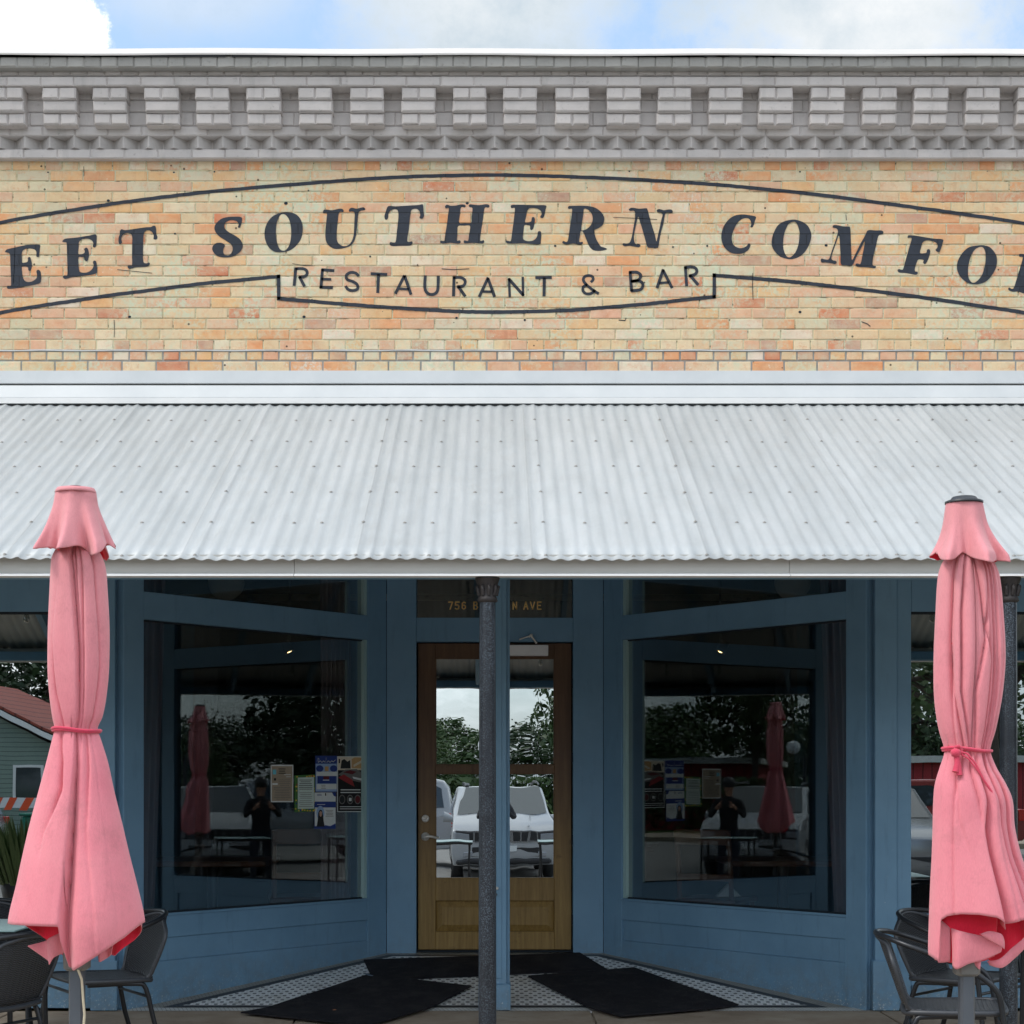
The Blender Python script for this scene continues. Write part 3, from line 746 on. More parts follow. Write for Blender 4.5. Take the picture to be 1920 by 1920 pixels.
G['E3'] = ((940, 340), 9.6, [(168,455),(190,425),(300,420),(500,425),(660,428),(805,435),(795,510),(775,610),(750,655),(715,658),(700,632),(725,590),(710,530),(650,490),(560,478),(500,490),(465,540),(445,640),(425,732),(480,738),(535,720),(545,670),(560,643),(595,650),(605,700),(595,770),(575,850),(540,878),(518,855),(515,800),(480,790),(415,792),(400,900),(388,1000),(405,1050),(470,1075),(560,1068),(620,1030),(650,970),(655,920),(675,895),(712,905),(720,970),(710,1070),(695,1133),(560,1130),(400,1118),(160,1122),(100,1112),(78,1080),(100,1065),(150,1078),(175,1060),(190,950),(215,770),(235,600),(245,490),(225,475),(185,482)], None)
G['R'] = ((940, 340), 9.6, [(1200,480),(1215,445),(1300,440),(1480,438),(1600,450),(1700,480),(1790,545),(1845,630),(1852,700),(1820,790),(1750,840),(1685,870),(1675,900),(1690,990),(1730,1080),(1790,1170),(1850,1190),(1905,1218),(1850,1240),(1760,1252),(1660,1240),(1590,1180),(1540,1070),(1500,970),(1470,905),(1430,895),(1415,980),(1400,1075),(1430,1095),(1455,1085),(1468,1110),(1440,1140),(1370,1135),(1290,1120),(1190,1138),(1120,1125),(1095,1095),(1120,1073),(1160,1090),(1195,1070),(1215,960),(1240,780),(1265,620),(1275,510),(1260,490),(1220,497)], [(1488,497),(1540,500),(1600,545),(1640,620),(1640,720),(1600,800),(1540,855),(1480,880),(1440,872),(1450,760),(1468,640),(1480,550)])
G['N'] = ((1120, 340), 9.6, [(568,515),(585,485),(640,475),(750,492),(870,483),(900,500),(925,590),(960,720),(1000,850),(1040,980),(1062,1080),(1085,1000),(1120,840),(1150,700),(1175,600),(1140,560),(1085,555),(1068,525),(1095,500),(1150,505),(1200,520),(1280,505),(1335,510),(1358,540),(1345,572),(1290,565),(1240,570),(1215,610),(1190,760),(1150,900),(1120,1050),(1095,1185),(1040,1195),(960,1195),(905,1185),(880,1110),(840,970),(800,830),(765,720),(738,632),(715,700),(680,860),(660,990),(665,1080),(690,1125),(750,1128),(778,1155),(750,1185),(690,1180),(580,1160),(490,1168),(455,1140),(470,1112),(520,1118),(575,1105),(605,1050),(630,950),(655,800),(680,650),(680,560),(650,525),(600,532)], None)
G['C'] = ((1320, 360), 9.6, [(932,443),(920,510),(880,625),(835,630),(850,560),(820,490),(760,470),(680,490),(600,560),(540,670),(503,780),(505,880),(540,960),(620,1005),(700,1005),(770,970),(800,925),(830,935),(832,975),(790,1050),(700,1100),(600,1112),(480,1090),(380,1010),(325,900),(312,780),(345,640),(430,510),(540,430),(680,403),(800,415)], None)
G['O2'] = ((1320, 360), 9.6, [(1560,500),(1660,500),(1780,540),(1870,610),(1920,710),(1930,800),(1900,930),(1830,1060),(1740,1150),(1640,1195),(1540,1210),(1400,1175),(1290,1090),(1225,980),(1222,850),(1260,720),(1330,600),(1440,530)], [(1605,535),(1650,545),(1690,610),(1720,720),(1718,850),(1680,1010),(1620,1120),(1535,1178),(1470,1130),(1430,1020),(1425,880),(1450,730),(1500,610),(1545,560)])
G['M'] = ((1480, 380), 9.6, [(778,435),(800,405),(860,405),(960,425),(1070,428),(1095,450),(1105,600),(1110,760),(1115,900),(1130,1035),(1200,900),(1290,720),(1365,590),(1400,510),(1450,492),(1560,500),(1660,500),(1695,530),(1680,565),(1620,580),(1590,640),(1560,780),(1520,930),(1495,1100),(1520,1135),(1560,1145),(1540,1178),(1470,1170),(1350,1160),(1240,1155),(1195,1130),(1200,1095),(1240,1095),(1280,1100),(1310,980),(1345,800),(1360,690),(1290,820),(1200,990),(1130,1132),(1020,1128),(930,1110),(922,960),(912,780),(895,590),(850,700),(800,840),(760,970),(770,1030),(840,1050),(852,1080),(820,1105),(760,1090),(650,1075),(585,1075),(565,1040),(580,1005),(620,1015),(690,1025),(725,990),(760,880),(810,740),(860,590),(875,510),(850,465),(790,450)], None)
G['F'] = ((1660, 400), 9.6, [(400,430),(415,395),(490,395),(600,410),(740,435),(880,455),(1037,470),(1030,540),(1000,640),(970,690),(930,688),(903,655),(935,620),(940,570),(900,520),(800,488),(720,492),(670,530),(645,610),(622,708),(680,720),(740,705),(750,660),(780,643),(808,670),(800,740),(770,830),(730,905),(700,910),(680,880),(690,840),(640,830),(590,835),(560,900),(530,1000),(540,1045),(580,1052),(580,1090),(540,1105),(440,1085),(340,1072),(250,1065),(220,1030),(240,1003),(300,1015),(325,990),(360,860),(400,720),(440,580),(475,460),(450,435),(410,440)], None)
G['O3'] = ((1760, 400), 12, [(920,718),(1040,725),(1150,760),(1240,850),(1300,960),(1312,1080),(1290,1220),(1220,1360),(1130,1480),(1010,1560),(860,1595),(700,1580),(570,1510),(470,1400),(415,1260),(420,1110),(475,980),(570,850),(700,755)], [(930,755),(1000,770),(1045,860),(1058,990),(1040,1180),(980,1370),(900,1490),(790,1562),(710,1520),(665,1410),(662,1250),(690,1080),(740,930),(820,810)])
def glyph_px(k):
    (ox, oy), s, o, i = G[k]
    c = lambda L: smooth_loop([(ox + a / s, oy + b_ / s) for a, b_ in L], 3)
    return c(o), (c(i) if i else None)
def xform(L, piv, to, ang, sc=1.0):
    ca, sa = cos(ang), sin(ang)
    return [(to[0] + sc * ((x - piv[0]) * ca - (y - piv[1]) * sa), to[1] + sc * ((x - piv[0]) * sa + (y - piv[1]) * ca)) for x, y in L]
bw = bpy.data.objects['brick_wall']
def put(o, i=None):
    q = MB(); q.poly(o, [i] if i else [], wp); q.build('painted_letter', M['letter'], bw)
for k in G: put(*glyph_px(k))
R_o, R_i = glyph_px('R'); pv = (1054, 454)
put(xform(R_o, pv, (1890, 541), radians(8.6)), xform(R_i, pv, (1890, 541), radians(8.6)))
put(xform(glyph_px('T2')[0], (750, 425), (2035, 530), radians(11)))
put(xform(glyph_px('M')[0], (1595, 460), (-60, 512), radians(180 - 12)))      # the W beyond the left edge
put(xform(glyph_px('S')[0], (425, 445), (-175, 545), radians(-11)))
# sans tagline, brush strokes
b = MB()
def stroke(pts, w, tip=0):
    n = len(pts); L = []; Rr = []
    for i, p in enumerate(pts):
        a = Vector(pts[max(i - 1, 0)]); c = Vector(pts[min(i + 1, n - 1)]); t = (c - a).normalized(); nn = Vector((-t.y, t.x))
        s = w / 2 * rnd.uniform(.95, 1.05)
        if 0 < i < n - 1:
            t1 = (Vector(p) - a).normalized(); t2 = (c - Vector(p)).normalized(); s /= max(.5, sqrt((1 + t1.dot(t2)) / 2))
        L.append(Vector(p) + nn * s); Rr.append(Vector(p) - nn * s)
    vs = [wp(*q) for q in L] + [wp(*q) for q in Rr]
    b.add(vs, [(i, i + 1, n + i + 1, n + i) for i in range(n - 1)])
def st(o, s, pts, w=5.6, sm=False):
    q = [(o[0] + a / s, o[1] + c / s) for a, c in pts]
    if sm: q = smooth_loop(q, 4, False)
    stroke(q, w)
o1, o2, o3 = (500, 460), (780, 460), (1060, 460)
st(o1, 6.4, [(350,268),(330,486)]); st(o1, 6.4, [(345,281),(430,280),(475,300),(486,338),(465,368),(420,380),(385,384)], sm=True); st(o1, 6.4, [(392,374),(455,494)])
b.build('painted_small_letter', M['letter'], bw); b = MB()
st(o1, 6.4, [(670,282),(650,516)]); st(o1, 6.4, [(658,293),(812,304)]); st(o1, 6.4, [(655,404),(775,408)], 5); st(o1, 6.4, [(635,502),(795,506)])
b.build('painted_small_letter', M['letter'], bw); b = MB()
st(o1, 6.4, [(1108,370),(1065,332),(1005,326),(958,358),(965,408),(1035,435),(1085,470),(1092,520),(1040,542),(980,530),(945,488)], 5.4, True)
b.build('painted_small_letter', M['letter'], bw); b = MB()
st(o1, 6.4, [(1248,340),(1446,350)]); st(o1, 6.4, [(1343,345),(1333,572)])
b.build('painted_small_letter', M['letter'], bw); b = MB()
st(o1, 6.4, [(1543,582),(1655,360)]); st(o1, 6.4, [(1653,360),(1732,592)]); st(o1, 6.4, [(1592,521),(1706,526)], 4.4)
b.build('painted_small_letter', M['letter'], bw); b = MB()
st(o2, 6.4, [(112,360),(105,480),(118,550),(160,586),(215,586),(255,550),(265,480),(268,366)], sm=True)
b.build('painted_small_letter', M['letter'], bw); b = MB()
st(o2, 6.4, [(457,372),(450,612)]); st(o2, 6.4, [(445,388),(530,385),(578,408),(590,448),(562,488),(490,498)], sm=True); st(o2, 6.4, [(505,490),(592,614)])
b.build('painted_small_letter', M['letter'], bw); b = MB()
st(o2, 6.4, [(757,620),(867,385)]); st(o2, 6.4, [(862,392),(944,620)]); st(o2, 6.4, [(800,554),(915,556)], 4.4)
b.build('painted_small_letter', M['letter'], bw); b = MB()
st(o2, 6.4, [(1125,622),(1116,392)], 4.6); st(o2, 6.4, [(1112,400),(1290,602)]); st(o2, 6.4, [(1286,612),(1281,378)], 4.6)
b.build('painted_small_letter', M['letter'], bw); b = MB()
st(o2, 6.4, [(1432,388),(1630,385)]); st(o2, 6.4, [(1540,388),(1536,612)])
b.build('painted_small_letter', M['letter'], bw); b = MB()
st(o3, 6.4, [(305,442),(334,410),(322,374),(275,362),(228,380),(218,425),(260,478),(330,535),(402,580)], 5.2, True)
st(o3, 6.4, [(262,470),(216,500),(212,545),(245,578),(300,580),(340,555),(352,535)], 5.2, True)
b.build('painted_small_letter', M['letter'], bw); b = MB()
st(o3, 6.4, [(777,312),(795,554)]); st(o3, 6.4, [(765,325),(850,322),(898,348),(900,388),(860,422),(785,432)], sm=True); st(o3, 6.4, [(800,430),(880,425),(926,455),(925,505),(885,535),(788,545)], sm=True)
b.build('painted_small_letter', M['letter'], bw); b = MB()
st(o3, 6.4, [(1100,514),(1175,288)]); st(o3, 6.4, [(1170,292),(1282,514)]); st(o3, 6.4, [(1126,452),(1240,444)], 4.6)
b.build('painted_small_letter', M['letter'], bw); b = MB()
st(o3, 6.4, [(1440,254),(1456,492)]); st(o3, 6.4, [(1425,273),(1500,258),(1560,272),(1578,310),(1555,348),(1482,368)], sm=True); st(o3, 6.4, [(1492,356),(1596,476)])
b.build('painted_small_letter', M['letter'], bw); b = MB()

b.build('painted_small_letter', M['letter'], bw); b = MB()
b = MB()
for pts, w in (([(220, 505.5), (250, 508.5), (285, 512)], 1.1), ([(548, 494), (565, 497), (590, 498.5)], 1.0), ([(1150, 407.5), (1190, 409), (1232, 411.5)], 1.0), ([(1411.5, 512), (1411, 535), (1412, 562)], 1.2),
               ([(157, 232 + 80), (157.5, 330)], 1.0), ([(214, 600), (214.5, 618), (214, 632)], 1.1), ([(1586, 402), (1587, 413)], 1), ([(828, 504), (850, 505.5), (880, 504)], 1.4), ([(1160, 600), (1172, 601), (1174, 596)], 1.6), ([(1615, 603), (1626, 607), (1632, 612)], 1.5), ([(28, 460), (27, 500), (25, 532)], 1.0)):
    stroke(pts, w); b.build('wall_crack', M['gap'], bw); b = MB()
for hx_, hy_, r_ in ((203, 376, 3), (536, 381, 3.6), (876, 381, 3), (243, 594, 3), (570, 594, 3.2), (856, 596, 2.6), (1041, 461, 2.4), (326, 323, 2), (694, 481, 2), (1549, 460, 3), (1326, 461, 2), (328, 438, 2), (402, 322, 1.8), (1228, 464, 2), (1262, 463, 2), (984, 600, 2.4), (1500, 322, 1.8), (1180, 321, 1.8), (90, 323, 1.8), (1500, 585, 3)):
    q = MB(); q.poly([wp(hx_ + r_ * cos(a), hy_ + r_ * .8 * sin(a))[0::2] for a in [2 * pi * i / 9 + rnd.uniform(-.2, .2) for i in range(9)]], [], lambda x, z: (x, YP + .0004, z))
    q.build('anchor_hole', M['gap'], bw)
b = MB()
def rough(pts):
    q = smooth_loop(pts, 10, False); return [(x, y + rnd.uniform(-.35, .35)) for x, y in q]
stroke(rough([(-330, 505), (-160, 458), (0, 417.7), (75, 403.6), (180, 386.8), (232, 379), (390, 359.8), (590, 342.6), (711, 334), (820, 329.5), (948, 328.4), (1076, 331.5), (1203, 337.2), (1320, 344.5), (1402, 351.5), (1548, 366.5), (1694, 386), (1803, 401), (1920, 419), (2080, 452), (2240, 495)]), 6.6)
stroke(rough([(-330, 660), (-160, 618), (0, 586.5), (75, 573.4), (146, 563), (200, 554.5), (280, 544.6), (380, 531.6), (473, 523), (525, 518)]), 6.8)
stroke([(522.3, 515), (522.6, 545), (522.6, 562)], 6.6)
stroke(rough([(519.5, 559.5), (578, 564.5), (641, 569.8), (703, 574.5), (781, 579.5), (842, 583), (905, 585), (968, 584.6), (1030, 583), (1080, 581), (1122, 577.5), (1200, 571), (1263, 564.5), (1342, 556)]), 6.8)
stroke([(1339, 559), (1339.3, 540), (1339.3, 512.5)], 6.6)
stroke(rough([(1336, 516), (1411, 521.8), (1480, 527.6), (1520, 532), (1584, 539.4), (1680, 551), (1764, 562.5), (1860, 577), (1920, 586.5), (2080, 618), (2240, 660)]), 7)
b.build('painted_border', M['letter'], bw)
# ================================================================== AWNING
EAVE_Y, ROOF_Y = -2.35 * K, 0.0
FY = EAVE_Y + .05
ZE = zd(1048, EAVE_Y); ZR = 3.817
def roof_z(y): return ZR + (ZE - ZR) * (y / EAVE_Y)
awn = thing('metal_awning', 'long corrugated metal awning with grey fascia on iron columns above the storefront', 'awning', (0, 0, 0))
b = MB(); b.smooth = True
pit = .0678; nx = int((XR - XL) / pit * 10); ny = 14
rows = []
phase = ((15 / 2.743 - CXP) * (CD + EAVE_Y) / F)          # a crest carries the first screw
def corr(x, y):
    s = cos(2 * pi * (x - phase) / pit)
    pan = (x - phase) / pit / 12.0; fp = pan - math.floor(pan)
    lap = .0045 if fp < .09 else 0
    return .0043 * s + lap + .006 * noise.noise(Vector((x * 1.1, y * 1.4, 3))) + .0022 * noise.noise(Vector((x * 9, y * 3, 9)))
nrm = Vector((0, -(ZR - ZE), -EAVE_Y)).normalized()
for j in range(ny + 1):
    y = EAVE_Y * j / ny
    rows.append([Vector((XL + (XR - XL) * i / nx, y, roof_z(y))) + nrm * corr(XL + (XR - XL) * i / nx, y) for i in range(nx + 1)])
tint_ = [1 + .03 * sin(k * 12.9898) * sin(k * 3.1) for k in range(60)]
b.grid(rows, flip=True)
for i in range(len(b.v)):
    pan = (b.v[i][0] - phase) / pit / 12.0; k_ = int(math.floor(pan)) + 30; q_ = tint_[k_]
    if pan - math.floor(pan) < .012: q_ *= .80
    b.c[i] = (q_, q_, q_, 1)
rs = b.build('roof_sheet', [M['galv']], awn)
so = rs.modifiers.new('t', 'SOLIDIFY'); so.thickness = .002; so.offset = -1
# screws on the crests: every third then every second corrugation
b = MB()
for py, dd in ((789.6, None), (830, None), (876.4, None), (925, None), (981.7, None), (1043.5, None)):
    # y where that image row meets the roof plane
    lo, hi = EAVE_Y, 0
    for _ in range(40):
        m_ = (lo + hi) / 2
        p = CYP - (roof_z(m_) - EYE) * F / (CD + m_)
        if p > py: lo = m_
        else: hi = m_
    y = lo; k = -75; x = phase + k * pit; step = 0
    seq = [3, 3, 2]
    q = rnd.randrange(3)
    while x < XR - .05:
        if x > XL + .05 and rnd.random() > .02:
            c = Vector((x, y, roof_z(y))) + nrm * (corr(x, y) + .0005)
            mt = Matrix.Translation(c) @ nrm.to_track_quat('Z', 'Y').to_matrix().to_4x4()
            b.lathe([(0.0001, .006), (.0035, .0055), (.004, .003), (.0085, .002), (.0095, 0)], n=8, mat=mt)
        x += seq[q % 3] * pit; q += 1
tag(b.build('roof_screws', M['rust'], awn), kind='stuff')
# wall flashing, two overlapping runs with lapped joints
b = MB()
def flash(z_top, z_bot, y_top, y_bot, joints, lip=.004):
    js = [XL] + joints + [XR]
    for i in range(len(js) - 1):
        x0, x1 = js[i], js[i + 1]; o = -.0015 * (i % 2); n = 16
        g = []
        for z, y in ((z_top + .004, y_top + .03), (z_top, y_top), (z_bot, y_bot), (z_bot - lip, y_bot + .002), (z_bot - lip, y_bot + .02)):
            g.append([(x0 + (x1 - x0) * t / n + (.004 if t == n else 0), y + o + .0012 * noise.noise(Vector((t * .7 + i * 9, z * 3, 1))), z) for t in range(n + 1)])
        b.grid(g, flip=True)
flash(zd(695, -.03), zd(718, -.034), -.030, -.036, [xd(222), xd(222) + 3.1])
flash(zd(722.5, -.045), zd(745, -.07), -.042, -.070, [xd(66), xd(897), xd(1737)])
flash(zd(745.5, -.071), zd(757, -.12), -.070, -.135, [xd(66), xd(897), xd(1737)], .002)
for k in range(50):
    x = XL + .2 + k * .2034
    b.lathe([(0.0001, .005), (.006, .004), (.008, 0)], n=8, mat=Matrix.Translation((x, -.105, zd(754, -.105) + .003)) @ Matrix.Rotation(radians(35), 4, 'X'))
b.build('wall_flashing', M['white_metal'], awn)
# fascia with a white drip edge
zf1 = zd(1052, FY) + .03; zf0 = zd(1075, FY)
b = MB()
js = [XL, xd(552, FY), xd(1480, FY), XR]
for i in range(3): b.box(js[i] + .001, js[i + 1] - .001, FY - .001 * (i % 2), FY + .03, zf0 - .004, zf1)
fa = b.build('fascia', M['fascia'], awn)
b = MB()
for i in range(3):
    x0, x1 = js[i] + .001, js[i + 1] - .001
    g = [[(x0, y, z), (x1, y, z)] for y, z in ((FY - .003, zf0), (FY - .038, zf0 - .0125), (FY - .038, zf0 - .0165), (FY + .03, zf0 - .0165))]
    b.grid(g, flip=True)
b.build('drip_edge', M['drip'], fa)
# rafters and purlins under the sheet
b = MB()
x = XL + .1
while x < XR:
    f = lambda X_, Y_, Z_: (X_, Y_, roof_z(Y_) + Z_)
    vs = [f(x + a, y, z) for y in (-.03, FY + .16) for a in (0, .042) for z in (-.155, -.016)]
    b.add(vs, [(0, 1, 3, 2), (4, 6, 7, 5), (0, 2, 6, 4), (1, 5, 7, 3), (0, 4, 5, 1), (2, 3, 7, 6)])
    x += .81
b.build('rafters', M['blue'], awn)
b = MB(); b.box(XL, XR, FY + .038, FY + .13, zf0 - .012, zf0 + .055); b.build('eave_beam', M['blue'], awn)
def column(px, d):
    x = (px - CXP) * d / F; y = d - CD
    b = MB(); r = .0415
    b.tube([(x, y, .0), (x, y, .5), (x, y, 1.4), (x, y, 2.29)], [r, r, r * .97, r * .90], 28)
    b.tube([(x, y, .0), (x, y, .05)], [.075, .06], 28)
    c = b.build('column', M['column'], awn)
    b = MB(); b.smooth = True
    b.lathe([(.038, 2.262), (.048, 2.270), (.044, 2.285), (.040, 2.295), (.043, 2.325), (.047, 2.345), (.053, 2.360), (.057, 2.372), (.057, 2.386), (.02, 2.388)], (x, y, 0), 24)
    for k in range(9):       # leaf curls of the cast capital
        a = 2 * pi * k / 9
        p = [(x + cos(a) * q, y + sin(a) * q, z) for q, z in ((.040, 2.295), (.046, 2.32), (.053, 2.342), (.057, 2.336))]
        b.tube(p, [.010, .010, .008, .005], 6)
    b.build('capital', M['capital'], c)
column(914, 6.72 * K); column(1891, 6.72 * K); column(-63, 6.72 * K)

# ================================================================== STOREFRONT
# side windows either side of the recess
WT, WB = zd(1147), .60
for s in (-1, 1):
    def sx(a, c): return (min(s * a, s * c), max(s * a, s * c))
    b = MB()                                    # flat pilaster with a fillet
    b.box(*sx(2.37, 2.508), -.022, .30, .015, 3.3); b.box(*sx(2.51, 2.60), -.006, .28, .015, 3.3)
    b.box(*sx(2.355, 2.52), -.036, .02, .005, .315)
    b.build('corner_pilaster', M['blue'], bld, bevel=.003)
    b = MB()                                    # recessed corner groove and window post
    b.box(*sx(2.32, 2.368), .035, .30, .012, 3.3); b.box(*sx(2.335, 2.352), .022, .04, .012, 3.3)
    b.build('corner_groove', M['blue'], bld)
    b = MB()
    b.box(*sx(2.602, 5.1), -.002, .18, WT, 3.3); b.box(*sx(2.602, 5.1), -.002, .18, .015, WB)
    b.box(*sx(2.602, 5.1), -.020, .0, .02, .16); b.box(*sx(2.602, 5.1), -.026, .0, WB - .05, WB + .006)
    b.box(*sx(3.95, 4.05), .0, .12, WB, WT)
    b.box(*sx(2.602, 5.1), -.012, .0, .30, .312)
    fr = b.build('side_window', M['blue'], bld, bevel=.002)
    b = MB(); b.box(*sx(2.602, 3.948), .03, .036, WB, WT); b.box(*sx(4.052, 5.1), .03, .036, WB, WT)
    b.build('window_glass', M['glass_side'], fr)
    b = MB(); b.box(*sx(2.602, 5.1), .0, .03, WT - .012, WT); b.build('window_stop', M['gap'], fr)

# angled display windows
NEAR, FAR = Vector((2.32, 0.0)), Vector((.793, DEP))
LEN = (FAR - NEAR).length
def aw(s):
    o = Vector((s * NEAR.x, NEAR.y, 0)); u = Vector((s * (FAR.x - NEAR.x), FAR.y - NEAR.y, 0)).normalized()
    nn = Vector((-s * u.y * s, 0, 0))
    nn = Vector((u.y, -u.x, 0)); 
    if nn.y > 0: nn = -nn                       # towards the street
    return o, u, nn
def along(px, s):                               # distance along the wall plane for a photo column
    o, u, nn = aw(s); k = (px - CXP) / F
    return (k * (CD + o.y) - o.x) / (u.x - k * u.y)
def slab(b, s, t0, t1, z0, z1, n0, n1):
    o, u, nn = aw(s)
    vs = []
    for z in (z0, z1):
        for t, n_ in ((t0, n0), (t1, n0), (t1, n1), (t0, n1)): vs.append(o + u * t + nn * n_ + Vector((0, 0, z)))
    f = [(0, 3, 2, 1), (4, 5, 6, 7), (0, 1, 5, 4), (1, 2, 6, 5), (2, 3, 7, 6), (3, 0, 4, 7)]
    b.add(vs, f if s > 0 else [q[::-1] for q in f])
for s in (-1, 1):
    mir = lambda px: px if s < 0 else 2 * CXP - px
    g0, g1 = along(mir(270), s), along(mir(690), s)
    zt0, wt, wbm, pt, pb = 2.635, 2.46, .587, .434, .286
    b = MB()
    slab(b, s, 0, g0, .0, 3.3, 0, -.12); slab(b, s, g1, LEN - .001, .0, 3.3, 0, -.12)
    slab(b, s, g0, g1, wt, zt0, 0, -.12); slab(b, s, g0, g1, 3.12, 3.3, 0, -.12)
    p0, p1 = g0 + .05, along(mir(702), s)
    slab(b, s, g0, g1, pt, wbm, 0, -.12); slab(b, s, g0, g1, .0, pb, 0, -.12)
    slab(b, s, g0, p0, pb, pt, 0, -.12); slab(b, s, p0, g1, pb, pt, -.012, -.12)
    slab(b, s, g0 - .01, g1 + .006, wbm - .014, wbm + .004, .008, 0)
    dw = b.build('display_window', M['blue'], bld, bevel=.003)
    b = MB(); slab(b, s, g0, g1, wbm, wt, -.045, -.052); b.build('window_glass', M['glass'], dw)
    b = MB(); slab(b, s, g0, g1, zt0, 3.12, -.045, -.052); b.build('transom_glass', M['glass'], dw)
    b = MB(); slab(b, s, g1 - .028, g1 - .001, wbm + .006, wt - .002, -.012, -.044); b.build('lit_reveal_strip', M['lit_reveal'], dw); b = MB(); slab(b, s, g1 - .028, g1 - .001, zt0 + .002, 3.12, -.012, -.044)
    b.build('lit_reveal_strip', M['lit_reveal'], dw)
    b = MB(); slab(b, s, g0, g1 - .03, wbm, wbm + .012, -.03, -.044); b.build('glazing_bead', M['gap'], dw)
    b = MB(); slab(b, s, g0, g1 - .03, wt - .010, wt - .001, -.03, -.044); b.build('glazing_bead', M['gap'], dw)

# door wall
DY = DEP; FZ = .187
dx0, dx1 = xd(782, DY), xd(1073, DY); ex0, ex1 = xd(725, DY), xd(1131, DY)
dz1 = zd(1205, DY); tz0 = zd(1158, DY); 
b = MB()
b.box(ex0, dx0 - .006, DY, DY + .15, FZ - .01, 3.3); b.box(dx1 + .006, ex1, DY, DY + .15, FZ - .01, 3.3)
b.box(dx0 - .006, dx1 + .006, DY + .006, DY + .15, dz1 + .008, tz0); b.box(dx0 - .006, dx1 + .006, DY + .002, DY + .15, 3.1, 3.3)
ds = b.build('door_surround', M['blue'], bld, bevel=.002)
b = MB(); b.box(dx0, dx1, DY + .05, DY + .056, tz0, 3.1); b.build('transom_glass', M['glass'], ds)
b = MB(); b.box(dx0 - .03, dx1 + .03, DY + .115, DY + .149, FZ - .01, dz1 + .02)
b.build('door_rebate', M['gap'], ds)
# address lettering in gold, seven narrow letters pass behind the post
def strokes_text(b, word, x, z, h, w, pitch, lw, y):
    SG = {'7': [[(0, 1), (1, 1), (.35, 0)]], '5': [[(1, 1), (.08, 1), (.04, .55), (.6, .62), (.95, .4), (.85, .08), (.4, 0), (0, .1)]],
          '6': [[(.9, .9), (.5, 1), (.1, .8), (.05, .2), (.45, 0), (.9, .15), (.92, .45), (.5, .58), (.08, .45)]],
          'B': [[(.05, 0), (.05, 1), (.7, 1), (.9, .78), (.7, .54), (.05, .54)], [(.7, .54), (.98, .28), (.75, 0), (.05, 0)]],
          'A': [[(0, 0), (.5, 1), (1, 0)], [(.2, .33), (.8, .33)]], 'L': [[(.05, 1), (.05, 0), (.95, 0)]],
          'D': [[(.05, 0), (.05, 1), (.6, 1), (.95, .7), (.95, .3), (.6, 0), (.05, 0)]],
          'W': [[(0, 1), (.25, 0), (.5, .8), (.75, 0), (1, 1)]], 'I': [[(.5, 0), (.5, 1)]],
          'N': [[(.05, 0), (.05, 1), (.95, 0), (.95, 1)]], 'V': [[(0, 1), (.5, 0), (1, 1)]],
          'E': [[(.95, 1), (.05, 1), (.05, 0), (.95, 0)], [(.05, .52), (.8, .52)]]}
    for ch in word:
        for pl in SG.get(ch, []):
            q = [Vector((x + a * w, 0, z + c * h)) for a, c in pl]
            for p0, p1 in zip(q, q[1:]):
                t = (p1 - p0).normalized(); nn = Vector((-t.z, 0, t.x)) * lw / 2; e = t * lw * .4
                b.add([Vector((v.x, y, v.z)) for v in (p0 - e - nn, p1 + e - nn, p1 + e + nn, p0 - e + nn)], [(0, 1, 2, 3)])
        x += pitch
b = MB()
sc = F / (CD + DY)
zc = zd(1141, DY); hh_ = 13.5 / sc
strokes_text(b, '756', xd(841, DY), zc, hh_, 7.2 / sc, 12.4 / sc, 2.3 / sc, DY + .047); b.build('address_word', M['gold'], ds); b = MB()
strokes_text(b, 'BALDWIN', xd(888, DY), zc, hh_, 7.2 / sc, 12.3 / sc, 2.3 / sc, DY + .047); b.build('address_word', M['gold'], ds); b = MB()
strokes_text(b, 'AVE', xd(982.5, DY), zc, hh_, 7.4 / sc, 12.6 / sc, 2.3 / sc, DY + .047)
b.build('address_word', M['gold'], ds)
# door leaf
b = MB(); y0, y1 = DY + .06, DY + .104
gx0, gx1 = xd(816, DY), xd(1040, DY); gz1, gz0 = zd(1233, DY), zd(1648, DY); mz1, mz0 = zd(1434, DY), zd(1450, DY)
zb0 = FZ + .012
dl = lambda *a: b.box(*a)
dl(dx0 + .004, gx0, y0, y1, zb0, dz1); dl(gx1, dx1 - .004, y0, y1, zb0, dz1)
dl(gx0, gx1, y0 + .0005, y1, gz1, dz1); dl(gx0, gx1, y0 + .0005, y1, mz0, mz1)
pz1, pz0 = zd(1690, DY), zd(1748, DY)
dl(gx0, gx1, y0 + .0005, y1, pz1, gz0); dl(gx0, gx1, y0 + .0005, y1, zb0, pz0)
dl(gx0, gx1, y0 + .028, y1, pz0, pz1)
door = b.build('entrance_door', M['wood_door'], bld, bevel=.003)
b = MB()
a0, a1, c0, c1 = gx0 + .004, gx1 - .004, pz0 + .004, pz1 - .004
i_ = .045
b.add([(a0, y0 + .027, c0), (a1, y0 + .027, c0), (a1, y0 + .027, c1), (a0, y0 + .027, c1), (a0 + i_, y0 + .005, c0 + i_), (a1 - i_, y0 + .005, c0 + i_), (a1 - i_, y0 + .005, c1 - i_), (a0 + i_, y0 + .005, c1 - i_)],
      [(4, 5, 6, 7), (0, 1, 5, 4), (1, 2, 6, 5), (2, 3, 7, 6), (3, 0, 4, 7)])
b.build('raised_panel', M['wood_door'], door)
b = MB(); b.box(gx0, gx1, y0 + .02, y0 + .026, gz0, mz0); b.build('lower_glass', M['glass_door'], door)
b = MB(); b.box(gx0, gx1, y0 + .02, y0 + .026, mz1, gz1); b.build('upper_glass', M['glass_door'], door)
b = MB(); e = .006
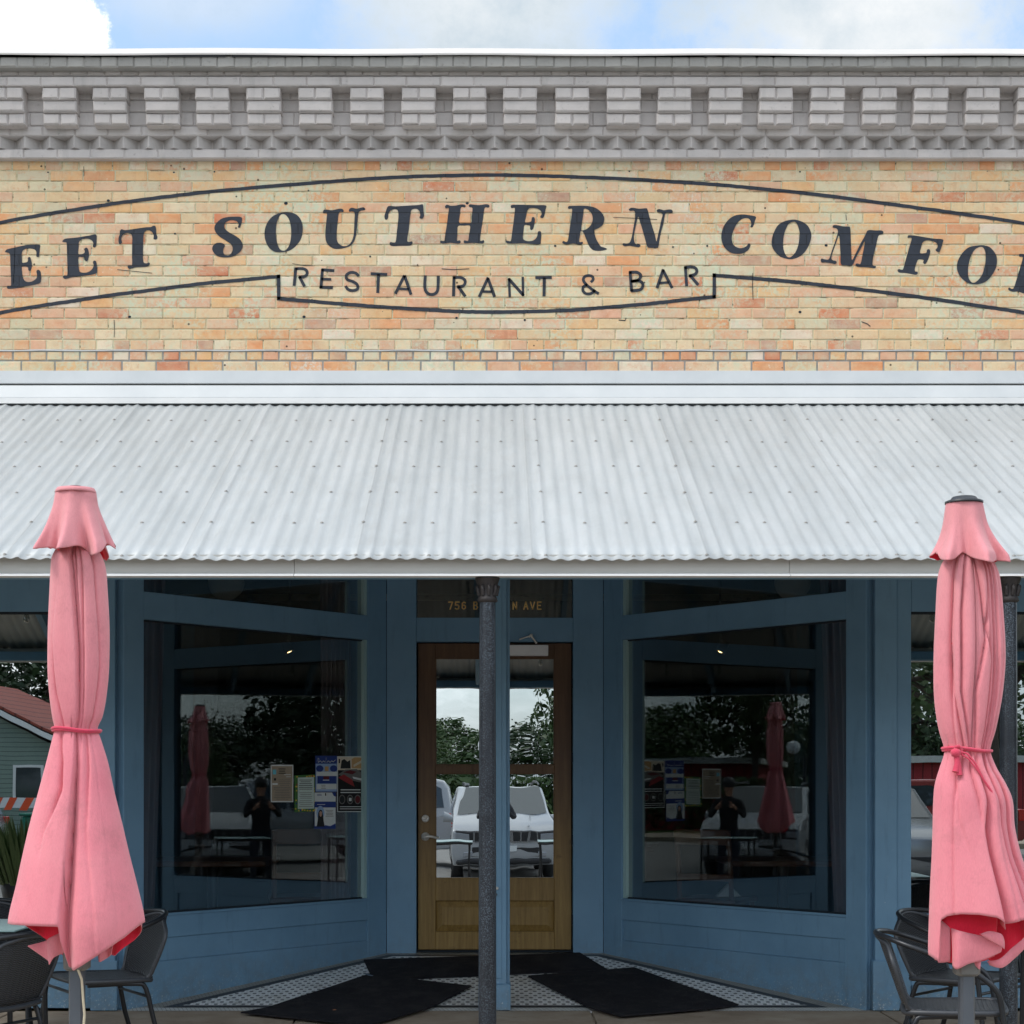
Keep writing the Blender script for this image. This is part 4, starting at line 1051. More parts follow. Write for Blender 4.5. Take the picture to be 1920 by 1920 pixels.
for za, zc_ in ((gz0, mz0), (mz1, gz1)):
    b.box(gx0, gx0 + e, y0 + .006, y0 + .02, za, zc_); b.box(gx1 - e, gx1, y0 + .006, y0 + .02, za, zc_)
    b.box(gx0, gx1, y0 + .006, y0 + .02, za, za + e); b.box(gx0, gx1, y0 + .006, y0 + .02, zc_ - e, zc_)
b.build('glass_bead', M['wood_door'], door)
# hardware
hx, hz = xd(797, DY), zd(1569, DY)
b = MB()
rot = Matrix.Translation((hx, y0, hz)) @ Matrix.Rotation(radians(90), 4, 'X')
b.lathe([(.031, 0), (.031, .006), (.026, .012), (.014, .014), (.012, .04), (0.0001, .042)], n=24, mat=rot)
b.tube([(hx, y0 - .04, hz), (hx + .025, y0 - .044, hz + .004), (hx + .06, y0 - .044, hz - .002), (hx + .09, y0 - .042, hz - .010), (hx + .10, y0 - .038, hz - .008)], [.010, .010, .0085, .007, .006], 10)
b.build('door_handle', M['steel'], door)
b = MB(); rot = Matrix.Translation((hx, y0, zd(1535, DY))) @ Matrix.Rotation(radians(90), 4, 'X')
b.lathe([(.028, 0), (.028, .008), (.022, .016), (.012, .017), (.011, .012), (0.0001, .012)], n=24, mat=rot); b.build('deadbolt', M['steel'], door)
b = MB(); b.box(xd(952, DY), xd(1028, DY), y0 - .05, y0, zd(1229, DY), zd(1209, DY))
dc = b.build('door_closer', M['closer'], door, bevel=.003)
b = MB(); q = lambda px, py, y: (xd(px, y), y, zd(py, y))
b.tube([q(1006, 1206, DY - .0), q(996, 1192, DY - .03), q(992, 1194, DY - .02)], .008, 8); b.tube([q(996, 1192, DY - .03), q(982, 1196, DY - .01), q(974, 1199, DY)], .006, 8)
b.lathe([(0.0001, .012), (.012, .008), (.012, -.008), (0.0001, -.012)], q(996, 1191, DY - .03), 10)
b.build('closer_arm', M['steel'], dc)
for py in (1280, 1420, 1575, 1725):
    b = MB(); b.tube([(dx1 + .001, y0 - .002, zd(py + 9, DY)), (dx1 + .001, y0 - .002, zd(py - 9, DY))], .006, 8); b.build('hinge', M['gap'], door)
b = MB(); b.box(dx0 - .004, dx1 + .004, DY + .0, DY + .14, FZ + .0, FZ + .009); b.build('threshold', M['gap'], door)

# box post standing in the middle of the opening
b = MB()
px0, px1 = xd(906), xd(950)
b.box(px0, px1, .0, .145, .012, 3.3); b.box(xd(950) + .0005, xd(956), .03, .125, .012, 3.3); b.box(xd(900), xd(906) - .0005, .03, .125, .012, 3.3)
b.box(px0 + .012, px1 - .03, -.006, .0, .20, 3.2)
cp = b.build('center_post', M['blue'], bld, bevel=.003)
b = MB(); b.box(xd(897), xd(957.5), -.016, .16, .004, .165); b.box(xd(899), xd(955.5), -.010, .154, .165, .172); b.build('plinth', M['blue'], cp, bevel=.004)

# recess ceiling, header over the opening, roof slab, side and inner shell
b = MB(); b.box(XL, XR, .02, 2.2, 3.30, 3.36); b.build('recess_ceiling', M['blue'], bld)
b = MB(); b.box(XL, XR, .0, .3, 3.30, zl[2] - .19); b.build('header_beam', M['blue'], bld)
b = MB()
b.box(XL - .12, XL, .0, 9, -.3, zd(104)); b.box(XR, XR + .12, .0, 9, -.3, zd(104)); b.box(XL, XR, 8.9, 9, -.3, 5)
b.build('side_walls', M['mortar'], bld)
b = MB(); b.box(XL, XR, .5, 9, 5.0, 5.12); b.build('flat_roof', M['flat_roof'], bld)
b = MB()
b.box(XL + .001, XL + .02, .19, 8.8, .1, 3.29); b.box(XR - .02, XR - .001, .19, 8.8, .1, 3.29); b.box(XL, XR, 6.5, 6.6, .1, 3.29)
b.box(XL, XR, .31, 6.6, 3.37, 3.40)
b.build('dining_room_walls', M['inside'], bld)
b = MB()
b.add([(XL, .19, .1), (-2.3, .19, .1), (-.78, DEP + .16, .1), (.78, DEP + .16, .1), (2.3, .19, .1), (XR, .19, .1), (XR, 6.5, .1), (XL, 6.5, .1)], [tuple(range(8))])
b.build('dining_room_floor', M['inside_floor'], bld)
# ================================================================== CLOSED UMBRELLAS
def canopy(b, d, prof, folds, hem_f, hem_b, hem_side, back, depthk=.8, nt=260, nr=110, seed=1):
    """prof: (py, xl, xr); folds: (path[(py,u)], amp[(py,a)], width, side); u = -1..1 across the front"""
    rr = random.Random(seed); ph = [rr.uniform(0, 6.28) for _ in range(6)]
    cxt = [(p, (l + r) / 2) for p, l, r in prof]; hwt = [(p, (r - l) / 2) for p, l, r in prof]
    pyt = prof[0][0]; rows = [[None] * nt for _ in range(nr + 1)]; sc = F / d
    for j in range(nt):
        th = 2 * pi * j / nt
        u = sin(th); front = cos(th) >= 0
        hem = lerp(hem_f, u) if front else lerp(hem_b, u)
        for i in range(nr + 1):
            v = i / nr; py = pyt + (hem - pyt) * v
            c = interp(cxt, py); h = interp(hwt, py)
            r = 1.0
            if front:
                for path, amp, w, side in folds:
                    t = (u - lerp(path, py)) * side
                    a = lerp(amp, py)
                    a *= 1.12
                    if t >= 0: r -= a * exp(-t / (w * .85))
                    else: r -= a * exp(t / .016)
            else:
                r -= back * (.5 + .5 * sin(7 * th + ph[0] + .004 * py)) * min(1, (py - pyt) / 60)
            r += .02 * sin(5 * th + ph[1] + py * .012) * min(1, (py - pyt) / 80)
            r = max(r, .12)
            x = c + h * u * (1 - (1 - r) * .25)
            dep = h * depthk * cos(th) * r
            p = P(x, py, d); p.y -= dep / sc
            rows[i][j] = p
    b.smooth = True; b.grid(rows, closed=True, flip=True)
    return rows
def skirt(b, d, prof, amp, n, ph, hem, depthk=.85, nt=200, nr=40):
    sc = F / d; rows = []
    for i in range(nr + 1):
        v = i / nr; row = []
        for j in range(nt):
            th = 2 * pi * j / nt; u = sin(th)
            py0 = prof[0][0]; hm = interp(hem, u) + 6.0 * sin(n * th + ph + .6)
            if cos(th) < 0: hm = min(hm, interp(hem, u)) - 5
            py = py0 + (hm - py0) * v
            c = interp([(p, (l + r) / 2) for p, l, r in prof], py); h = interp([(p, (r - l) / 2) for p, l, r in prof], py)
            wv = sin(n * th + ph); wv = math.copysign(abs(wv) ** 1.0, wv)
            a = lerp(amp, v)
            r = 1 + a * wv + .3 * a * sin((2 * n + 1) * th + ph * 2) * v
            x = c + h * u * (.97 + (r - 1) * .16); dep = h * depthk * cos(th) * r
            p = P(x, py, d); p.y -= dep / sc; row.append(p)
        rows.append(row)
    b.smooth = True; b.grid(rows, closed=True, flip=True)
def cloth_obj(b, name, root):
    o = b.build(name, [M['pink'], M['red']], root)
    s_ = o.modifiers.new('t', 'SOLIDIFY'); s_.thickness = .0025; s_.offset = -1; s_.material_offset = 1; s_.material_offset_rim = 0
    return o
def flap(b, d, cols, dep, n=14):
    """small folded cloth piece: cols = list of (top(px,py), bottom(px,py)); dep = list of depth px"""
    sc = F / d; g = []
    ct = smooth_loop([c[0] for c in cols], 5, False); cb = smooth_loop([c[1] for c in cols], 5, False)
    cd = smooth_loop([(q, q) for q in dep], 5, False)
    for i in range(n + 1):
        v = i / n; row = []
        for a, c, q in zip(ct, cb, cd):
            p = P(a[0] + (c[0] - a[0]) * v, a[1] + (c[1] - a[1]) * v, d); p.y -= (q[0] + 3 * sin(v * 3)) / sc; row.append(p)
        g.append(row)
    b.smooth = True; b.grid(g, flip=True)

# ---- left umbrella
DU = 4.82 * K; su = F / DU
def umb_root(px, label): 
    r = thing('patio_umbrella', label, 'umbrella', ((px - CXP) * DU / F, DU - CD, 0), 0, 'closed patio umbrellas in front of the awning')
    return r
def reparent(o, root):
    o.matrix_parent_inverse = root.matrix_basis.inverted()
u1 = umb_root(145, 'closed faded pink umbrella at left, cloth flared in a wide triangle below its thin tie')
UM = []
def fin(o, r): o.parent = r; o.matrix_parent_inverse = Matrix.Translation(-r.location); return o
b = MB()
prof = [(995, 122, 166), (1025, 108, 180), (1045, 98, 192), (1065, 96, 198), (1100, 94, 201), (1180, 90.5, 205), (1260, 90, 204), (1310, 94, 199), (1345, 99, 192), (1366, 103, 183), (1385, 99, 189), (1430, 88, 203), (1480, 75, 214), (1540, 59, 229), (1600, 45, 243), (1660, 32, 258), (1720, 18, 271), (1760, 17, 272), (1815, 30, 268)]
folds = [([(1000, .02), (1050, -.10), (1219, .15), (1355, .20), (1380, .14), (1524, .07), (1700, -.02), (1815, -.02)], [(1000, .35), (1250, .42), (1366, .30), (1500, .45), (1800, .42)], .13, 1),
         ([(1000, .30), (1100, .33), (1250, .36), (1366, .40), (1500, .12), (1815, .06)], [(1000, .22), (1300, .2), (1366, .15), (1420, .02), (1815, .03)], .10, -1),
         ([(1000, -.45), (1200, -.72), (1300, -.62), (1360, -.40)], [(1000, .0), (1180, .05), (1290, .28), (1366, .22), (1400, .0)], .12, -1),
         ([(1366, -.55), (1430, -.30), (1480, -.22), (1560, -.52)], [(1360, .0), (1380, .30), (1470, .34), (1560, .10), (1620, .0)], .16, -1),
         ([(1000, .66), (1100, .70), (1250, .80), (1366, .72)], [(1000, .25), (1200, .2), (1366, .25), (1400, .06), (1500, .02)], .08, 1),
         ([(1366, .62), (1450, .52), (1560, .38), (1800, .45)], [(1350, .0), (1385, .22), (1480, .16), (1620, .05), (1800, .02)], .2, -1),
         ([(1000, .12), (1080, .10), (1200, .24)], [(1000, .3), (1100, .2), (1200, .0)], .08, -1)]
hem_f = [(-1, 1729), (-.6, 1728), (-.1, 1729), (-.055, 1730), (-.035, 1806), (.06, 1812), (.25, 1800), (.55, 1776), (.8, 1753), (1, 1729)]
hem_b = [(-1, 1729), (-.86, 1742), (-.6, 1772), (-.4, 1797), (-.1, 1797), (.2, 1795), (.5, 1798), (.75, 1770), (1, 1729)]
canopy(b, DU, prof, folds, hem_f, hem_b, None, .35, seed=3)
flap(b, DU, [((58, 1771), (60, 1774)), ((88, 1763), (92, 1800)), ((98, 1757), (99, 1806)), ((112, 1750), (110, 1792)), ((128, 1742), (129, 1783)), ((137, 1735), (133, 1775))], [20, 10, 26, 30, 22, 34])
flap(b, DU, [((180, 1780), (182, 1799)), ((190, 1776), (187, 1804)), ((202, 1770), (199, 1797)), ((212, 1766), (207, 1790))], [-10, 0, -12, -4])
fin(cloth_obj(b, 'canopy', u1), u1)
b = MB()
skirt(b, DU, [(916, 106, 178), (925, 103, 181), (950, 98, 185), (985, 87, 198), (1010, 78, 208), (1030, 70, 217), (1045, 66, 220)], [(0, .01), (.25, .07), (.6, .20), (1, .46)], 7, 1.9, [(-1, 1024), (-.6, 1038), (-.15, 1036), (.3, 1037), (.55, 1046), (1, 1024)])
b.lathe([(.068, -.02), (.066, -.010), (.045, -.003), (0.0001, .0)], P(142, 914, DU), 24)
fin(cloth_obj(b, 'vent_flap', u1), u1)
b = MB(); b.lathe([(0.0001, .006), (.022, .004), (.028, -.004)], P(142, 914, DU), 20); fin(b.build('finial', M['blackcap'], u1), u1)
def tie(b, d, xl, xr, pyl, pyr, th, dk=.8, nn=64):
    sc = F / d; pa = []
    for j in range(nn):
        t = 2 * pi * j / nn; uu = sin(t)
        p = P((xl + xr) / 2 + (xr - xl) / 2 * uu, pyl + (pyr - pyl) * (uu + 1) / 2 + 1.2 * sin(3 * t), d); p.y -= (xr - xl) / 2 * dk * cos(t) / sc
        pa.append(p)
    b.tube(pa, th, 8, closed=True)
b = MB(); tie(b, DU, 99, 188, 1365, 1371, .0055); tie(b, DU, 100, 187, 1369, 1373, .0045); fin(b.build('tie_strap', M['tie'], u1), u1)
def pole(root, px, d, coll, label=None, cut=1797):
    b = MB(); c = P(px, 1800, d); x, y = c.x, c.y
    w = .0245
    def sq(w0, z0, z1, w1=None, r=.3):
        w1 = w1 or w0; ring = lambda w_, z: [(x + w_ * a, y + w_ * e_, z) for a, e_ in ((-1, -.55), (-.7, -1), (.7, -1), (1, -.55), (1, .55), (.7, 1), (-.7, 1), (-1, .55))]
        b.add(ring(w0, z0) + ring(w1, z1), [(i, (i + 1) % 8, (i + 1) % 8 + 8, i + 8) for i in range(8)] + [tuple(range(7, -1, -1)), tuple(range(8, 16))])
    sq(w, .06, 2.35)
    b.box(x - .25, x + .25, y - .25, y + .25, .001, .05)
    o = fin(b.build('pole', M['pole'], root), root)
    b = MB(); z = EYE + (CYP - coll) * d / F
    q = MB(); b2 = b
    def sq2(w0, z0, z1, w1): 
        ring = lambda w_, zz: [(x + w_ * a, y + w_ * e_, zz) for a, e_ in ((-1, -.55), (-.7, -1), (.7, -1), (1, -.55), (1, .55), (.7, 1), (-.7, 1), (-1, .55))]
        b2.add(ring(w0, z0) + ring(w1, z1), [(i, (i + 1) % 8, (i + 1) % 8 + 8, i + 8) for i in range(8)] + [tuple(range(7, -1, -1)), tuple(range(8, 16))])
    sq2(.030, z, z + .008, .040); sq2(.040, z + .008, z + .09, .043)
    fin(b.build('runner_collar', M['pole_cap'], root), root)
    return o, x, y
po, x1, y1_ = pole(u1, 144.5, DU, 1819)
b = MB(); q = lambda px, py, dy=0: P(px, py, DU) + Vector((0, -dy, 0))
c = P(144, 1853, DU); b.lathe([(.009, 0), (.008, .004), (0.0001, .006)], n=14, mat=Matrix.Translation((c.x, y1_ - .0245, c.z)) @ Matrix.Rotation(radians(90), 4, 'X'))
c2 = P(152, 1834, DU); b.lathe([(.010, 0), (.009, .012), (0.0001, .014)], n=14, mat=Matrix.Translation((c2.x, y1_ - .0245, c2.z)) @ Matrix.Rotation(radians(90), 4, 'X'))
fin(b.build('bolt', M['steel'], po), u1); bpy.data.objects['bolt'].parent = po; bpy.data.objects['bolt'].matrix_parent_inverse = po.matrix_world.inverted() if False else Matrix.Translation(-u1.location) @ Matrix.Identity(4)
po_b = bpy.data.objects['bolt']
b = MB(); b.tube([q(147, 1808, .03), q(153, 1820, .035), q(158, 1834, .034), q(159, 1850, .033), q(161, 1875, .034), q(163, 1900, .032), q(161, 1925, .032), q(160, 1960, .032)], .0042, 8)
fin(b.build('pull_cord', M['cord'], u1), u1)

# ---- right umbrella
u2 = umb_root(1810, 'closed pink umbrella at right with black cap and knotted red tie')
b = MB()
prof = [(1015, 1792, 1838), (1040, 1776, 1854), (1056, 1766, 1864), (1080, 1759, 1873), (1150, 1754, 1880), (1230, 1750, 1884), (1290, 1750, 1880), (1330, 1753, 1874), (1370, 1760, 1866), (1400, 1769, 1857), (1412, 1770, 1857), (1440, 1761, 1868), (1470, 1752, 1885), (1500, 1749, 1897), (1550, 1747.5, 1901), (1600, 1746, 1912), (1660, 1743, 1932), (1720, 1741, 1950), (1790, 1740, 1962), (1820, 1745, 1962)]
folds = [([(1010, -.62), (1200, -.66), (1300, -.55), (1405, -.30), (1500, -.62), (1800, -.72)], [(1010, .22), (1200, .28), (1405, .3), (1480, .12), (1800, .10)], .10, -1),
         ([(1010, -.30), (1150, -.44), (1300, -.40), (1405, -.12)], [(1010, .30), (1200, .30), (1350, .25), (1405, .2), (1450, .0)], .09, 1),
         ([(1010, .02), (1120, .22), (1200, .30), (1300, .05), (1405, .18)], [(1010, .26), (1150, .32), (1300, .2), (1405, .2), (1450, .0)], .12, -1),
         ([(1010, .34), (1100, .40), (1180, .30), (1240, .48), (1405, .45)], [(1010, .35), (1200, .28), (1405, .28), (1440, .05)], .08, 1),
         ([(1010, .62), (1200, .62), (1300, .66), (1405, .62), (1440, .50)], [(1010, .22), (1200, .26), (1405, .3), (1460, .1), (1500, 0)], .07, -1),
         ([(1010, .82), (1200, .86), (1405, .80)], [(1010, .15), (1300, .25), (1405, .22), (1450, .05)], .06, 1),
         ([(1405, .05), (1440, .15), (1500, .18), (1560, .10), (1640, .14), (1720, .17), (1800, .16)], [(1400, .1), (1450, .18), (1540, .38), (1650, .42), (1800, .45)], .16, 1),
         ([(1405, .45), (1500, .52), (1600, .58), (1720, .66), (1800, .70)], [(1400, .2), (1450, .25), (1600, .3), (1800, .3)], .14, 1),
         ([(1405, -.6), (1450, -.55), (1540, -.50), (1600, -.30)], [(1400, .2), (1440, .16), (1560, .05), (1620, .0)], .2, -1),
         ([(1405, .0), (1440, -.1), (1480, -.05), (1540, .02)], [(1400, .18), (1440, .22), (1500, .16), (1560, .0)], .1, -1),
         ([(1405, .7), (1470, .80), (1600, .80), (1700, .9)], [(1400, .2), (1480, .3), (1600, .25), (1800, .1)], .1, -1)]
hem_f = [(-1, 1790), (-.94, 1797), (-.90, 1799), (-.885, 1722), (-.80, 1714), (-.6, 1709), (-.3, 1709), (0, 1714), (.12, 1722), (.155, 1742), (.165, 1728), (.25, 1727), (.5, 1720), (.8, 1712), (1, 1716)]
hem_b = [(-1, 1790), (-.8, 1806), (-.5, 1795), (-.2, 1790), (.1, 1800), (.3, 1812), (.55, 1800), (.8, 1775), (1, 1716)]
canopy(b, DU, prof, folds, hem_f, hem_b, None, .30, seed=8)
flap(b, DU, [((1752, 1722), (1750, 1800)), ((1762, 1726), (1757, 1803)), ((1776, 1738), (1776, 1801))], [36, 22, 20])
flap(b, DU, [((1776, 1738), (1778, 1808)), ((1786, 1741), (1783, 1813)), ((1806, 1746), (1806, 1803)), ((1832, 1752), (1832, 1797)), ((1862, 1764), (1861, 1783)), ((1867, 1768), (1866, 1780))], [26, 40, 38, 34, 40, 36])
flap(b, DU, [((1824, 1747), (1823, 1747)), ((1840, 1741), (1838, 1757)), ((1860, 1746), (1858, 1768)), ((1867, 1757), (1867, 1775))], [46, 52, 56, 52])
flap(b, DU, [((1818, 1797), (1820, 1806)), ((1829, 1795), (1829, 1815)), ((1836, 1793), (1834, 1806))], [20, 26, 14])
flap(b, DU, [((1846, 1800), (1850, 1808)), ((1866, 1795), (1870, 1812)), ((1890, 1775), (1893, 1797)), ((1910, 1757), (1914, 1775)), ((1935, 1730), (1935, 1755))], [14, 26, 22, 26, 18])
flap(b, DU, [((1868, 1712), (1862, 1792)), ((1840, 1706), (1838, 1800)), ((1806, 1703), (1808, 1803)), ((1775, 1704), (1778, 1803)), ((1756, 1708), (1758, 1798))], [6, 16, 20, 16, 6])
fin(cloth_obj(b, 'canopy', u2), u2)
b = MB()
skirt(b, DU, [(944, 1773, 1843), (960, 1771, 1846), (985, 1768, 1852), (1010, 1762, 1864), (1030, 1754, 1877), (1045, 1747, 1887), (1062, 1744, 1890)], [(0, .01), (.25, .08), (.6, .22), (1, .40)], 6, .3, [(-1, 1044), (-.6, 1056), (-.3, 1046), (.1, 1058), (.5, 1062), (1, 1050)])
fin(cloth_obj(b, 'vent_flap', u2), u2)
b = MB(); c = P(1807.5, 944, DU)
b.lathe([(.0625, 0), (.0625, .006), (.058, .008), (.046, .012), (.040, .020), (.036, .022), (0.0001, .022)], c, 32); fin(b.build('finial', M['blackcap'], u2), u2)
b = MB(); tie(b, DU, 1768, 1858, 1402, 1409, .0055); tie(b, DU, 1769, 1857, 1406, 1409, .0045)
q = lambda px, py, dy=.075: P(px, py, DU) + Vector((0, -dy, 0))
b.lathe([(0.0001, .016), (.014, .010), (.018, 0), (.013, -.012), (0.0001, -.016)], q(1780, 1412), 12)
b.tube([q(1778, 1402), q(1786, 1400), q(1792, 1406), q(1784, 1414), q(1776, 1410)], .006, 6)
b.tube([q(1781, 1414), q(1783, 1432), q(1779, 1448, .08)], [.009, .011, .013], 6); b.tube([q(1782, 1414), q(1786, 1436), q(1786, 1454, .08)], [.008, .009, .011], 6)
b.tube([q(1785, 1409), q(1800, 1414, .085), q(1815, 1432, .085), (q(1830, 1462, .085)), q(1845, 1484, .085), q(1852, 1497, .085)], .0038, 6)
b.tube([q(1785, 1411), q(1803, 1424, .085), q(1820, 1446, .085), q(1838, 1474, .085)], .0034, 6)
fin(b.build('tie_strap', M['tie'], u2), u2)
po2, x2, y2_ = pole(u2, 1812, DU, 1829)
b = MB(); c = P(1814, 1856, DU); b.lathe([(.008, 0), (.007, .003), (0.0001, .004)], n=14, mat=Matrix.Translation((c.x, y2_ - .0245, c.z)) @ Matrix.Rotation(radians(90), 4, 'X'))
o = b.build('bolt', M['pole'], po2); o.matrix_parent_inverse = Matrix.Translation(-u2.location)

# ================================================================== BISTRO CHAIRS
def build_uv(b, name, mats, parent, uvs, **kw):
    o = b.build(name, mats, parent, **kw); me = o.data; uv = me.uv_layers.new(name='UVMap')
    for L in me.loops: uv.data[L.index].uv = uvs[L.vertex_index]
    return o
def make_chair(label):
    t = thing('bistro_chair', label, 'chair', (0, 0, 0), 0, 'woven bistro chairs at the patio tables')
    W2 = .225
    # seat: sagging weave
    b = MB(); b.smooth = True; uvs = []; rows = []; n = 14
    for i in range(n + 1):
        x = -.20 + .41 * i / n; row = []
        for j in range(n + 1):
            y = -W2 + 2 * W2 * j / n; y *= 1 - .10 * (1 - i / n)
            z = .425 - .022 * (1 - (2 * i / n - 1) ** 2) * (1 - (2 * j / n - 1) ** 2)
            row.append((x, y, z)); uvs.append((x * 55, y * 110))
        rows.append(row)
    b.grid(rows)
    o = build_uv(b, 'seat', M['weave'], t, uvs); o.modifiers.new('s', 'SOLIDIFY').thickness = .006
    # back: curved panel
    b = MB(); b.smooth = True; uvs = []; rows = []; n = 18
    for i in range(n + 1):
        v = i / n; z = .40 + .335 * v; row = []
        hw = .185 + .06 * sin(min(v, .8) / .8 * pi / 2) - (.085 * max(0, (v - .72) / .28) ** 2)
        for j in range(n + 1):
            a = 2 * j / n - 1; y = hw * a
            x = -.175 - .10 * v - .045 * (1 - a * a) * (.6 + .4 * v)
            if v < .12: x += .03 * (1 - v / .12)
            row.append((x, y, z - .03 * v * a * a)); uvs.append((y * 55, z * 110))
        rows.append(row)
    b.grid(rows, flip=True)
    o = build_uv(b, 'backrest', M['weave'], t, uvs); o.modifiers.new('s', 'SOLIDIFY').thickness = .006
    # wrapped rims
    b = MB()
    rim = [rows[i][0] for i in range(0, n + 1, 2)] + [rows[n][j] for j in range(2, n - 1, 2)] + [rows[i][n] for i in range(n, -1, -2)]
    b.tube(smooth_loop(rim, 2, False), .011, 8)
    b.build('back_rim', M['wrap'], t)
    b = MB()
    ring = [(.215, -.20, .425), (.225, -.15, .43), (.228, 0, .43), (.225, .15, .43), (.215, .20, .425), (.17, .232, .425), (0, .225, .42), (-.17, .20, .415), (-.20, .15, .41), (-.205, 0, .405), (-.20, -.15, .41), (-.17, -.20, .415), (0, -.225, .42), (.17, -.232, .425)]
    b.tube(smooth_loop(ring, 2), .0135, 8, closed=True); b.build('seat_frame', M['wrap'], t)
    # one bent tube: arms running round the back
    b = MB()
    half = [(.13, .262, .575), (.05, .266, .625), (-.08, .262, .675), (-.20, .235, .715), (-.275, .17, .738), (-.315, .08, .745)]
    arm = [(x, -y, z) for x, y, z in half] + [(-.325, 0, .747)] + half[::-1]
    b.tube(smooth_loop(arm, 3, False), .0125, 10); b.build('arm_tube', M['tubeblk'], t)
    for s in (-1, 1):
        b = MB(); b.tube(smooth_loop([(.13, s * .262, .575), (.185, s * .258, .52), (.205, s * .252, .43), (.235, s * .262, .2), (.27, s * .272, .004)], 3, False), .0125, 10)
        b.build('leg', M['tubeblk'], t)
        b = MB(); b.tube(smooth_loop([(.14, s * .20, .405), (-.10, s * .205, .400), (-.16, s * .21, .37), (-.20, s * .22, .2), (-.265, s * .235, .004)], 3, False), .0125, 10)
        b.build('leg', M['tubeblk'], t)
    b = MB(); b.tube([(-.17, -.21, .33), (-.17, .21, .33)], .008, 8); b.build('stretcher', M['tubeblk'], t)
    b = MB(); b.tube([(.215, -.25, .37), (.215, .25, .37)], .008, 8); b.build('stretcher', M['tubeblk'], t)
    return t
ch = make_chair('black woven chair beside the left umbrella pole, its back turned to the blue window wall')
ch.location = (-2.03, -1.56 * K, 0); ch.rotation_euler = (0, 0, radians(212))
GRP = 'woven bistro chairs at the patio tables'
dup(ch, (-2.36, -2.42 * K, 0), radians(156), 'black woven chair in the bottom left corner, seen from behind its woven back', GRP)
dup(ch, (-2.86, -.95 * K, 0), radians(-80), 'black woven chair behind the glass table at the left edge', GRP)
dup(ch, (2.04, -2.55 * K, 0), radians(-13), 'black woven chair seen side-on just left of the right umbrella pole', GRP)
dup(ch, (2.42, -1.55 * K, 0), radians(-42), 'black woven chair against the blue wall, oval back partly behind the right umbrella', GRP)
dup(ch, (3.0, -1.2 * K, 0), radians(-100), 'black woven chair beyond the iron column at the right edge', GRP)
# patio tables
def table(x, y, label, w=.34, h=.72, group='square glass patio tables'):
    t = thing('patio_table', label, 'table', (x, y, 0), 0, group)
    b = MB(); b.box(-w, w, -w, w, h - .008, h); b.build('tabletop', M['frosted'], t, bevel=.003)
    b = MB()
    r = w - .005
    b.tube([(-r, -r, h - .024), (r, -r, h - .024), (r, r, h - .024), (-r, r, h - .024)], .0135, 10, closed=True); b.build('table_frame', M['tubeblk'], t)
    for a in (-1, 1):
        for c in (-1, 1):
            b = MB(); b.tube([(a * (w - .04), c * (w - .04), h - .03), (a * (w - .03), c * (w - .03), .0)], .013, 10)
            b.build('leg', M['tubeblk'], t)
    return t
t0 = table(-2.62, -1.86 * K, 'square glass patio table at the left edge behind the pink umbrella')
dup(t0, (2.95, -2.05 * K, 0), 0, 'square glass patio table past the right umbrella, out at the edge')
dup(t0, (-.62, -5.5 * K, 0), 0, 'square glass patio table reflected left of the post in the door glass')
dup(t0, (.86, -5.5 * K, 0), 0, 'square glass patio table reflected right of the post in the door glass')

# ================================================================== MATS, LEAVES, TAPE
def mat_thing(px, label, lift):
    cs = [ground_pt(*p) for p in px]
    b = MB(); n = 16; g = []
    for l in (lift + .0, lift + .009):
        gg = []
        for i in range(n + 1):
            row = []
            for j in range(n + 1):
                a, c = i / n, j / n
                p = (cs[0] * (1 - a) + cs[1] * a) * (1 - c) + (cs[3] * (1 - a) + cs[2] * a) * c
                row.append((p.x, p.y, ramp_z(p.y) + l + .0008 * sin(p.x * 5 + p.y * 7)))
            gg.append(row)
        g.append(gg)
    b.smooth = False
    b.grid(g[1])
    e = lambda q: [q[0][j] for j in range(n + 1)] + [q[i][n] for i in range(1, n + 1)] + [q[n][j] for j in range(n - 1, -1, -1)] + [q[i][0] for i in range(n - 1, -1, -1)]
    b.grid([e(g[0]), e(g[1])])
    o = b.build('door_mat', M['mat'], fix=True)
    tag(o, label, 'door mat', 'black rubber mats in the entry')
mat_thing([(682, 1803), (1087, 1790), (1140, 1822), (700, 1842)], 'wide black rubber mat nearest the door, under the two crooked ones', .007)
mat_thing([(451.5, 1904.7), (690.6, 1833), (884, 1855), (690, 1930)], 'crooked black rubber mat left of the post, running out onto the pavement', .016)
mat_thing([(990, 1836), (1189, 1820), (1384, 1890), (1163, 1912)], 'crooked black rubber mat right of the post on the mosaic tiles', .016)
def leaf(px, py, s, a, label, lift):
    c = ground_pt(px, py, lift)
    b = MB(); b.smooth = True
    pts = [(-1, 0), (-.5, .35), (.1, .42), (.6, .25), (1, 0), (.6, -.22), (.1, -.38), (-.5, -.3)]
    vs = [(0, 0, .3 * s)] + [(x * s * cos(a) - y * s * sin(a), x * s * sin(a) + y * s * cos(a), .1 * s * (x * x)) for x, y in pts]
    b.add(vs, [(0, i, i % 8 + 1) for i in range(1, 9)])
    o = b.build('dry_leaf', M['dryleaf'], loc=c); tag(o, label, 'leaf', 'dry leaves blown onto the mats')
M['dryleaf'] = simple('dry_leaf', lin(176, 120, 84), .8, 0, .2, 40)
leaf(627, 1903, .016, .6, 'dry curled leaf on the front of the left mat', .03); leaf(610, 1859, .009, 2.0, 'small dry leaf on the upper edge of the left mat', .03)
b = MB(); c = ground_pt(690, 1836, .030)
b.box(-.010, .010, -.075, .075, 0, .003, Matrix.Rotation(radians(24), 4, 'Z')); o = b.build('tape_strip', simple('clear_tape', lin(120, 132, 146), .25, 0, .05, 20)); o.location = c
tag(o, 'short strip of grey tape where two mats meet', 'tape')

